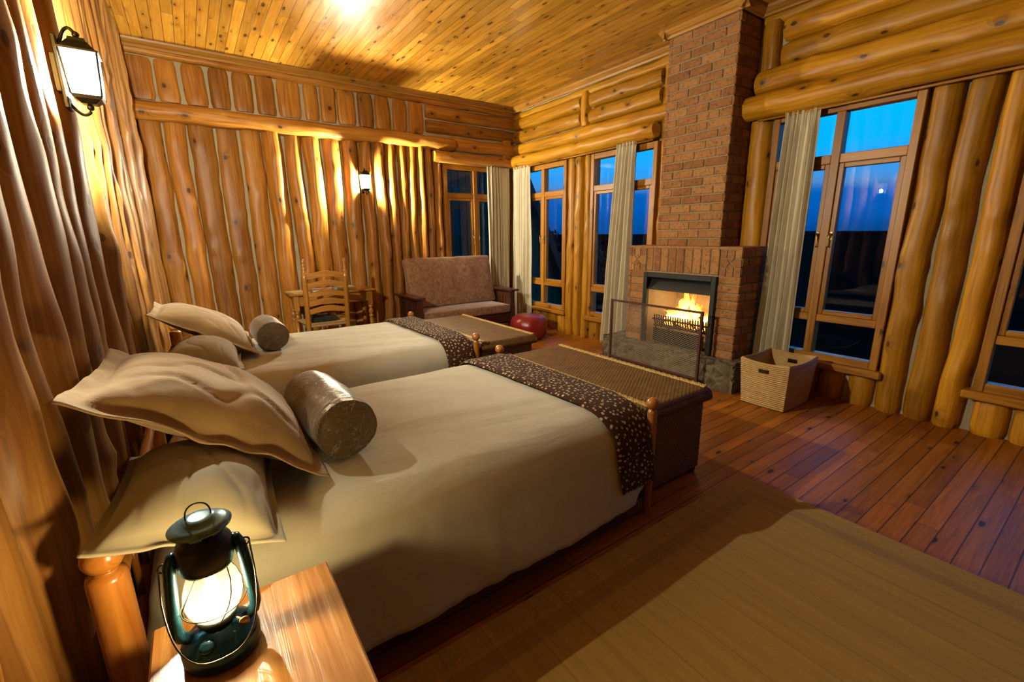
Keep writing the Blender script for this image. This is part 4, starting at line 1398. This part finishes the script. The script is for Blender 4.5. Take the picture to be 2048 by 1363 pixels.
def bwall(side, inner):
    """one side; u along it, v up, with a slot for the hand"""
    def fn(u, v):
        z = .004 + v * (H - .004)
        k = v
        hx = .243 + (.285 - .243) * k; hy = .188 + (.212 - .188) * k
        rib = .009 * abs(sin(pi * v * NR)) ** .8
        off = (-.012 if inner else rib)
        s = (u * 2 - 1)
        bow = .012 * (1 - s * s)
        if side in 'NS':
            x = s * (hx + off); y = (hy + bow + off) * (-1 if side == 'S' else 1)
        else:
            y = s * (hy + off); x = (hx + bow + off) * (-1 if side == 'W' else 1)
        dip = -.018 * (1 - s * s) * v ** 6
        return (4.43 + x, 1.865 + y, z + dip)
    return fn


mb = MB()
for side in 'NSEW':
    for inner in (0, 1):
        NU, NV = 40, 100
        fn = bwall(side, inner)
        vs = [fn(i / NU, j / NV) for j in range(NV + 1) for i in range(NU + 1)]
        fs = []
        for j in range(NV):
            for i in range(NU):
                if side in 'WE' and 15 <= i <= 23 and .745 < (j + .5) / NV < .865: continue
                a = j * (NU + 1) + i; fs.append((a, a + 1, a + NU + 2, a + NU + 1))
        mb.add(vs, fs, None, .5)
mb.grid(4, 4, lambda u, v: (4.43 + (u - .5) * .46, 1.865 + (v - .5) * .35, .012))
ring = []
for side, rev in (('S', 0), ('E', 0), ('N', 1), ('W', 1)):
    f0 = bwall(side, 0)
    q = [V(f0(i / 20, 1.0)) for i in range(20)]
    if rev: q = [V(f0(1 - i / 20, 1.0)) for i in range(20)]
    ring += q
cc = V((4.43, 1.865, 0))
ring = [p + (V((cc.x - p.x, cc.y - p.y, 0)).normalized() * .006) for p in ring]
mb.tube(ring, .009, 6, closed=True)
part(mb, 'coiled_wall', BASKM, bk)
for side, sg in (('W', -1), ('E', 1)):
    f0 = bwall(side, 0)
    c = [V(f0(15 / 40, .745)), V(f0(24 / 40, .745)), V(f0(24 / 40, .865)), V(f0(15 / 40, .865))]
    c = [p - V((sg * .006, 0, 0)) for p in c]
    mb = MB(); mb.tube(c, .007, 6, closed=True); part(mb, 'handle_rim', BASKM, bk)

# ------------------------------------------------------------------ rug
mb = MB()
rx0, rx1, ry0, ry1 = .18, 2.81, -1.20, 1.332
mb.grid(80, 80, lambda u, v: (rx0 + u * (rx1 - rx0), ry0 + v * (ry1 - ry0), .014 + .0015 * nz(u * 9, v * 9, 2)))
for (p, q) in (((rx0, ry0), (rx1, ry0)), ((rx1, ry0), (rx1, ry1)), ((rx1, ry1), (rx0, ry1)), ((rx0, ry1), (rx0, ry0))):
    mb.grid(60, 2, lambda u, v: (p[0] + (q[0] - p[0]) * u + .003 * nz(u * 60, p[0], 4), p[1] + (q[1] - p[1]) * u + .003 * nz(u * 60, p[1], 7), .0005 + .0138 * v))
solo(mb, 'rug', RUGM, ((rx0 + rx1) / 2, (ry0 + ry1) / 2, 0), 'large tan wool rug with a darker border on the plank floor', 'rug')

# ------------------------------------------------------------------ bedside table and hurricane lantern
nt = thing('bedside_table', (0, 1.06, 0), 'worn varnished wooden bedside table under the lit lantern', 'table')
tx0, tx1, ty0, ty1, tz = -.215, .205, .80, 1.285, .64
mb = MB(); mb.box(((tx0 + tx1) / 2, (ty0 + ty1) / 2, tz - .017), (tx1 - tx0, ty1 - ty0, .034), .005); part(mb, 'table_top', NIGHTW, nt)
mb = MB()
for y in (ty0 + .05, ty1 - .05): mb.box(((tx0 + tx1) / 2, y, tz - .085), (tx1 - tx0 - .13, .02, .10), .003)
for x in (tx0 + .05, tx1 - .05): mb.box((x, (ty0 + ty1) / 2, tz - .085), (.02, ty1 - ty0 - .13, .10), .003)
part(mb, 'apron', NIGHTW, nt)
for x in (tx0 + .05, tx1 - .05):
    for y in (ty0 + .05, ty1 - .05):
        mb = MB(); mb.box((x, y, (tz - .018) / 2), (.055, .055, tz - .050), .004); part(mb, 'leg', NIGHTW, nt)
mb = MB(); mb.box(((tx0 + tx1) / 2, (ty0 + ty1) / 2, .16), (tx1 - tx0 - .06, ty1 - ty0 - .06, .022), .004); part(mb, 'shelf', NIGHTW, nt)

LX, LY = -.070, 1.12
la = thing('hurricane_lantern', (LX, LY, tz), 'lit blue enamelled hurricane lantern with a wire handle on the bedside table', 'lantern')


LS = .915


def llathe(mb, prof, *a, **k): mb.lathe([(r * LS, z * LS) for r, z in prof], *a, **k)


def L(p): return (LX + p[0] * LS, LY + p[1] * LS, tz + p[2] * LS)


mb = MB(); llathe(mb, [(.001, .001), (.080, .001), (.087, .006), (.088, .036), (.085, .044), (.086, .048), (.078, .054), (.070, .066), (.055, .078), (.045, .084), (.036, .092), (.001, .092)], L((0, 0, 0)), None, 44)
tank = part(mb, 'fuel_tank', TEAL, la)
mb = MB(); llathe(mb, [(.001, .0), (.017, .0), (.017, .014), (.012, .018), (.001, .018)], L((-.028, -.055, .064)), Matrix.Rotation(radians(28), 3, 'X'), 20); part(mb, 'filler_cap', TEAL, la, tank)
mb = MB(); llathe(mb, [(.030, .088), (.040, .092), (.046, .104), (.046, .112), (.030, .114), (.022, .120), (.016, .130), (.001, .132)], L((0, 0, 0)), None, 30)
br = part(mb, 'burner', BLACK, la)
mb = MB(); mb.tube([L((.03, -.02, .10)), L((.055, -.055, .10))], .003, 6); llathe(mb, [(.001, 0), (.012, 0), (.012, .004), (.001, .004)], L((.055, -.055, .10)), Matrix.Rotation(radians(90), 3, 'X'), 14); part(mb, 'wick_wheel', BRASS, la, br)
gp = [(.040, .112), (.050, .122), (.061, .145), (.065, .170), (.062, .195), (.053, .222), (.043, .245), (.039, .255)]
mb = MB(); llathe(mb, gp, L((0, 0, 0)), None, 40); part(mb, 'glass_globe', GLOBE, la)
mb = MB()
for a in (.5, .5 + pi / 2, .5 + pi, .5 + 1.5 * pi):
    mb.tube([L(((r + .006) * cos(a + .55 * (z - .115) / .14 * 1.6 - .4), (r + .006) * sin(a + .55 * (z - .115) / .14 * 1.6 - .4), z)) for r, z in gp], .0014, 5)
mb.tube([L((.071 * cos(t * 2 * pi / 40), .071 * sin(t * 2 * pi / 40), .150)) for t in range(40)], .0013, 5, closed=True)
part(mb, 'globe_guard', WIREL, la)
mb = MB(); llathe(mb, [(.041, .250), (.054, .254), (.057, .262), (.056, .268), (.060, .272), (.060, .320), (.056, .328), (.046, .334), (.046, .352), (.001, .352)], L((0, 0, 0)), None, 36); part(mb, 'chimney_hood', BLACK, la)
mb = MB()
for k in range(6):
    a0 = k * pi / 3
    mb.grid(4, 1, lambda u, v: L((.047 * cos(a0 + u * .55), .047 * sin(a0 + u * .55), .350 + v * .022)))
llathe(mb, [(.046, .368), (.066, .366), (.067, .370), (.052, .380), (.036, .385), (.034, .390), (.020, .393), (.001, .394)], L((0, 0, 0)), None, 40)
cap = part(mb, 'cap', CAPM, la)
mb = MB(); mb.tube([L((-.026 * cos(pi * k / 16) if 0 < k < 16 else (-.026 if k == 0 else .026), 0, .384 + .044 * sin(pi * k / 16) ** .6)) for k in range(17)], .0018, 6); part(mb, 'lifting_ring', WIREL, la, cap)
for sg in (-1, 1):
    mb = MB()
    pts = [(.040, .068), (.066, .071), (.080, .082), (.086, .102), (.085, .150), (.081, .200), (.077, .250), (.073, .285), (.066, .305), (.054, .310)]
    P = [V(L((sg * a, 0, b))) for a, b in pts]
    # flattened tube
    rr = [.010, .012, .013, .013, .013, .013, .013, .013, .012, .010]
    b0 = len(mb.v); mb.tube(P, rr, 12)
    for i in range(b0, len(mb.v)): mb.v[i].y = LY + (mb.v[i].y - LY) * 1.25
    part(mb, 'side_tube', TEAL, la)
    mb = MB(); mb.tube([V(L((sg * .084, 0, .285))) + V((sg * .010 * cos(2 * pi * t / 14), 0, .010 * sin(2 * pi * t / 14))) for t in range(14)], .0022, 6, closed=True); part(mb, 'ear', WIREL, la)
mb = MB()
hp = []
for k in range(25):
    t = -pi / 2 + pi * k / 24
    hp.append(L((.096 * math.copysign(abs(sin(t)) ** .75, sin(t)), -.030 - .085 * cos(t) ** .8 if cos(t) > 0 else -.03, .285 - .215 * max(0, cos(t)) ** .62)))
hp[0] = L((-.094, -.004, .285)); hp[-1] = L((.094, -.004, .285))
mb.tube(hp, .0019, 6); part(mb, 'bail_handle', WIREL, la)
mb = MB(); llathe(mb, [(.001, .128), (.010, .130), (.017, .145), (.018, .158), (.013, .180), (.006, .200), (.001, .212)], L((0, 0, 0)), None, 16)
part(mb, 'flame', emit('lantern_flame', (1, .74, .36), LANT), la)


# ------------------------------------------------------------------ wall lanterns
def sconce(loc, nrm, label, gap):
    r = thing('wall_lantern', loc, label, 'wall lamp', 'wall lanterns')
    n = V(nrm).normalized(); t = V((0, 0, 1)).cross(n); c = V(loc)

    def Q(a, b, z): return c + t * a + n * b + V((0, 0, z))
    rot = Matrix((t, n, V((0, 0, 1)))).transposed()
    mb = MB(); mb.box(Q(0, -.075, .0), (.09, .018, .30), .006, rot); mb.box(Q(0, -.075 - gap / 2, 0), (.05, gap, .16), .004, rot); part(mb, 'back_plate', BLACK, r)
    mb = MB()
    mb.tube([Q(0, -.07 * (1 - k / 14), -.12 - .045 * sin(pi * .8 * k / 14)) for k in range(15)], .007, 8); part(mb, 'lower_bracket', BLACK, r); mb = MB()
    mb.tube([Q(0, -.07 * (1 - k / 14) , .10 + .10 * sin(pi * .68 * k / 14) ** .9 - .02 * (k / 14) ** 4) for k in range(15)], .007, 8)
    part(mb, 'upper_bracket', BLACK, r)

    def frus(mb, z0, w0, z1, w1):
        vs = []
        for z, w in ((z0, w0), (z1, w1)):
            for a, b in ((-1, -1), (1, -1), (1, 1), (-1, 1)): vs.append(Q(a * w, b * w, z))
        mb.add(vs, [(0, 1, 5, 4), (1, 2, 6, 5), (2, 3, 7, 6), (3, 0, 4, 7), (0, 1, 2, 3), (4, 5, 6, 7)], None, .5, 0, False)
    mb = MB(); frus(mb, .092, .070, .10, .072); frus(mb, .10, .064, .140, .034); frus(mb, .140, .032, .155, .028); mb.sphere(Q(0, 0, .172), .014)
    part(mb, 'roof', BLACK, r)
    mb = MB(); frus(mb, -.100, .050, -.085, .056); frus(mb, -.118, .025, -.100, .045); mb.sphere(Q(0, 0, -.130), .014)
    part(mb, 'base', BLACK, r)
    mb = MB()
    for a, b in ((-1, -1), (1, -1), (1, 1), (-1, 1)): mb.tube([Q(a * .053, b * .053, -.088), Q(a * .064, b * .064, .094)], .005, 6); part(mb, 'corner_bar', BLACK, r); mb = MB()
    for a, b in ((0, -1), (1, 0), (0, 1), (-1, 0)):
        mb = MB(); vs = []
        for z, w in ((-.086, .052), (.093, .063)):
            for s in (-1, 1): vs.append(Q(a * w + b * s * w, b * w + a * s * w, z))
        mb.add(vs, [(0, 1, 3, 2)], None, .5, 0, False); part(mb, 'pane', FROST, r)
    mb = MB(); mb.lathe([(.001, -.034), (.010, -.030), (.019, -.016), (.022, -.003), (.019, .010), (.010, .019), (.001, .022)], Q(0, 0, -.030), None, 18); part(mb, 'bulb', BULB, r)
    mb = MB(); mb.lathe([(.016, -.088), (.016, -.062), (.001, -.062)], Q(0, 0, 0), None, 14); part(mb, 'lamp_holder', BLACK, r)
    return r


BULB = emit('lit_bulb', (1, .94, .76), BULBW)
sconce((-.285, 3.0, 2.33), (1, 0, 0), 'lit black wall lantern on the headboard wall above the nearer bed', .03)
sconce((2.20, 6.735, 2.36), (0, -1, 0), 'lit black wall lantern on the back wall above the desk and sofa', .03)


# ------------------------------------------------------------------ curtains and rods
def curtain(P, a0t, a1t, a0b, a1b, zt, zb, folds, seed, label, amp=.045):
    """P(s, d, z): s along the wall, d out from it"""
    mb = MB(); NU, NV = folds * 18, 90

    def fn(u, v):
        z = zb + (zt - zb) * v
        k = (1 - v) ** .8
        a0 = a0t + (a0b - a0t) * k; a1 = a1t + (a1b - a1t) * k
        uu = u + .012 * nz(v * 2.2, u * 3, seed)
        ph = uu * folds * 2 * pi + .9 * nz(v * 1.3, seed) + 3.4 * nz(u * 2.5, v * .8, seed + 3)
        am = amp * (.5 + .5 * (1 - v)) * (.8 + .9 * nz(u * 4, v * 1.1, seed + 1.5))
        pinch = 1 - .35 * exp(-((v - .965) / .02) ** 2)
        d = am * pinch * (sin(ph) + .25 * sin(2 * ph + seed)) + .012 * nz(u * 3, v * 3, seed)
        s = a0 + (a1 - a0) * u + .010 * sin(ph * .5 + seed) * (1 - v)
        if v > .9: d += .012 * (v - .9) / .1 * sin(u * folds * 19 + seed) * (.6 + nz(u * 9, seed))
        d += .004 * nz(u * 14, v * 9, seed)
        return P(s, d, z)
    mb.grid(NU, NV, fn, lambda u, v: (u * 1.2, v * 2.6), .4)
    c = P((a0t + a1t) / 2, 0, zb)
    o = solo(mb, 'curtain', CURT, c, label, 'curtain', 'cream curtains')
    md = o.modifiers.new('cloth', 'SOLIDIFY'); md.thickness = .004
    return o


PR = lambda s, d, z: V((4.835 - d, s, z))
PB = lambda s, d, z: V((s, 6.765 - d, z))
curtain(PB, 4.285, 4.745, 4.30, 4.74, 2.765, .04, 7, 2.0, 'cream linen curtain drawn to the right of the back window', .038)
curtain(PR, 6.76, 6.285, 6.77, 6.275, 2.765, .03, 6, 12.0, 'cream linen curtain in the corner, left of the first window on the fireplace wall', .038)
curtain(PR, 4.37, 4.05, 4.54, 4.085, 2.765, .03, 6, 22.0, 'cream linen curtain between red pouf and fireplace, flaring to the floor', .05)
curtain(PR, 2.27, 1.965, 2.29, 1.96, 2.72, .03, 6, 32.0, 'cream linen curtain behind the straw basket, right of the fireplace', .05)
for (p, q, lab) in (((3.4, 6.765, 2.735), (4.78, 6.765, 2.735), 'slim curtain rod above the back window'), ((4.835, 3.80, 2.72), (4.835, 6.80, 2.72), 'slim curtain rod under the log header left of the chimney'),
                    ((4.835, -2.0, 2.685), (4.835, 2.52, 2.685), 'slim curtain rod under the log header right of the chimney')):
    mb = MB(); mb.tube([p, q], .011, 10)
    solo(mb, 'curtain_rod', FRAMEW, p, lab, 'curtain rod', 'curtain rods')
# ------------------------------------------------------------------ outdoors at dusk
def ground_m():
    m = Mt('dark_bush_ground'); o = m.obj(); n = m.noise(o, .02, 5, .6)
    c = m.mix(n, (.0015, .002, .002), (.006, .007, .006))
    return m.bsdf(Base_Color=c, Roughness=1.0, Specular_IOR_Level=.0)


GRD = ground_m()
mb = MB()


def terr(u, v):
    th = u * 2 * pi; r = 9 * (450 ** v)
    x, y = 5 + r * cos(th), 2 + r * sin(th)
    z = -1.6 - 60 * (1 - exp(-max(0, r - 14) / 160)) + 9 * nz(x * .004, y * .004, 2) * min(1, r / 400)
    if r > 900: z += 58 * min(1, (r - 900) / 2200) + 16 * nz(x * .0012, y * .0012, 5) * min(1, (r - 900) / 1500)
    return (x, y, z)


mb.grid(120, 60, terr)
o = mb.build('ground', GRD); o['kind'] = 'structure'

# steep-roofed log cottage next door, seen through the corner windows
hs = thing('cottage', (4.6, 12.0, -1.6), 'dark steep-roofed timber cottage close outside the back window', 'building')
mb = MB(); yc0, yc1, rx, rz, ex, ez = 9.5, 14.5, 4.55, 7.95, 8.9, -.42
rgc = random.Random(8)
for i in range(44):
    x = rx - 4.2 + i * .192
    zt_ = rz - 1.92 * abs(x - rx) - .35
    if zt_ > -1.3: mb.box((x, yc0 + .05 + rgc.uniform(-.01, .01), (zt_ - 1.7) / 2), (.18, .08, zt_ + 1.7), .01)
part(mb, 'plank_wall', wood('weathered_planks', (.06, .032, .014), (.10, .056, .024), (.14, .08, .036), rough=.7, knots=.4), hs)
for sg, nm in ((1, 'roof_slope'), (-1, 'roof_slope')):
    mb = MB()
    a, b = V((rx, 0, rz)), V((rx + sg * (ex - rx), 0, ez)); nrm = V((sg * 1.92, 0, 1)).normalized() * .18
    vs = [q + V((0, y, 0)) for y in (yc0 - .25, yc1) for q in (a, b, b - nrm, a - nrm)]
    mb.add(vs, [(0, 1, 2, 3), (4, 5, 6, 7), (0, 1, 5, 4), (1, 2, 6, 5), (2, 3, 7, 6), (3, 0, 4, 7)], None, .3, 0, False)
    part(mb, nm, plain('thatch_roof', (.035, .032, .028), .95, var=.3, scale=6), hs)

# bushes beyond the windows
LEAF = plain('dark_foliage', (.012, .018, .012), .9, var=.4)
for i, (x, y, h, lab) in enumerate(((11.6, 13.6, 1.75, 'dark bush standing outside the window left of the pouf'), (16.5, 16.5, 1.5, 'low dark bush farther out beyond the corner windows'))):
    t = thing('bush', (x, y, -1.7), lab, 'bush', 'bushes outside')
    mb = MB(); mb.tube([(x, y, -1.8), (x, y, h - 1.2)], .09, 8); part(mb, 'trunk', LEAF, t)
    mb = MB(); rg = random.Random(i + 4)
    for k in range(900):
        a = rg.uniform(0, 2 * pi); b = rg.uniform(-1, 1); rr = rg.random() ** .4
        s = V((sqrt(1 - b * b) * cos(a) * .9, sqrt(1 - b * b) * sin(a) * .9, b * 1.3)) * rr
        c = V((x, y, h - 1.3)) + s
        d = V((rg.uniform(-1, 1), rg.uniform(-1, 1), rg.uniform(-.3, 1))).normalized() * .16; e = d.cross(V((rg.random(), rg.random(), rg.random()))).normalized() * .05
        mb.add([c - d, c + e, c + d, c - e], [(0, 1, 2, 3)], None, .5, 0, False)
    part(mb, 'foliage', LEAF, t)

# dusk sky
w = bpy.data.worlds.new('dusk'); SC.world = w; w.use_nodes = True
nt_ = w.node_tree; nt_.nodes.clear()
N = nt_.nodes.new; Lk = nt_.links.new
tc = N('ShaderNodeTexCoord'); sp = N('ShaderNodeSeparateXYZ'); Lk(tc.outputs['Generated'], sp.inputs[0])
mp = N('ShaderNodeMapping'); mp.inputs['Scale'].default_value = (1.5, 1.5, 16); Lk(tc.outputs['Generated'], mp.inputs[0])
no = N('ShaderNodeTexNoise'); no.inputs['Scale'].default_value = 1.6; no.inputs['Detail'].default_value = 4; Lk(mp.outputs[0], no.inputs['Vector'])
ma = N('ShaderNodeMath'); ma.operation = 'MULTIPLY_ADD'; ma.inputs[1].default_value = .07; Lk(no.outputs['Fac'], ma.inputs[0]); Lk(sp.outputs[2], ma.inputs[2])
rp = N('ShaderNodeValToRGB'); cr = rp.color_ramp
stops = [(.0, (.0, .01, .04)), (.035, (.0, .045, .20)), (.075, (.0, .07, .31)), (.10, (.0, .085, .35)), (.125, (.06, .18, .42)), (.15, (.02, .24, .62)), (.19, (.0, .33, .92)), (.32, (.0, .40, 1.1)), (.75, (.0, .24, .75)), (1.0, (.0, .12, .45))]
while len(cr.elements) < len(stops): cr.elements.new(.5)
for e, (p, c) in zip(cr.elements, stops): e.position = p; e.color = (*c, 1)
Lk(ma.outputs[0], rp.inputs[0])
bg = N('ShaderNodeBackground'); bg.inputs[1].default_value = SKYS; Lk(rp.outputs[0], bg.inputs[0])
wo = N('ShaderNodeOutputWorld'); Lk(bg.outputs[0], wo.inputs[0])

# ------------------------------------------------------------------ camera
cam = bpy.data.cameras.new('camera'); cam.sensor_width = 36; cam.lens = 890 / 2048 * 36; cam.clip_start = .02; cam.clip_end = 20000
co = bpy.data.objects.new('camera', cam); COL.objects.link(co)
yw, pt, ro = radians(35.2), radians(-13.4), radians(-.62)
f = V((sin(yw) * cos(pt), cos(yw) * cos(pt), sin(pt))); r = V((cos(yw), -sin(yw), 0)); u = r.cross(f)
r2 = r * cos(ro) + u * sin(ro); u2 = -r * sin(ro) + u * cos(ro)
M = Matrix((r2, u2, -f)).transposed().to_4x4(); M.translation = (0, 0, 1.6)
co.matrix_world = M; SC.camera = co
vs_ = SC.view_settings
vs_.view_transform = 'Standard'; vs_.look = 'None'; vs_.gamma = 1; vs_.use_curve_mapping = False; vs_.exposure = EXPO
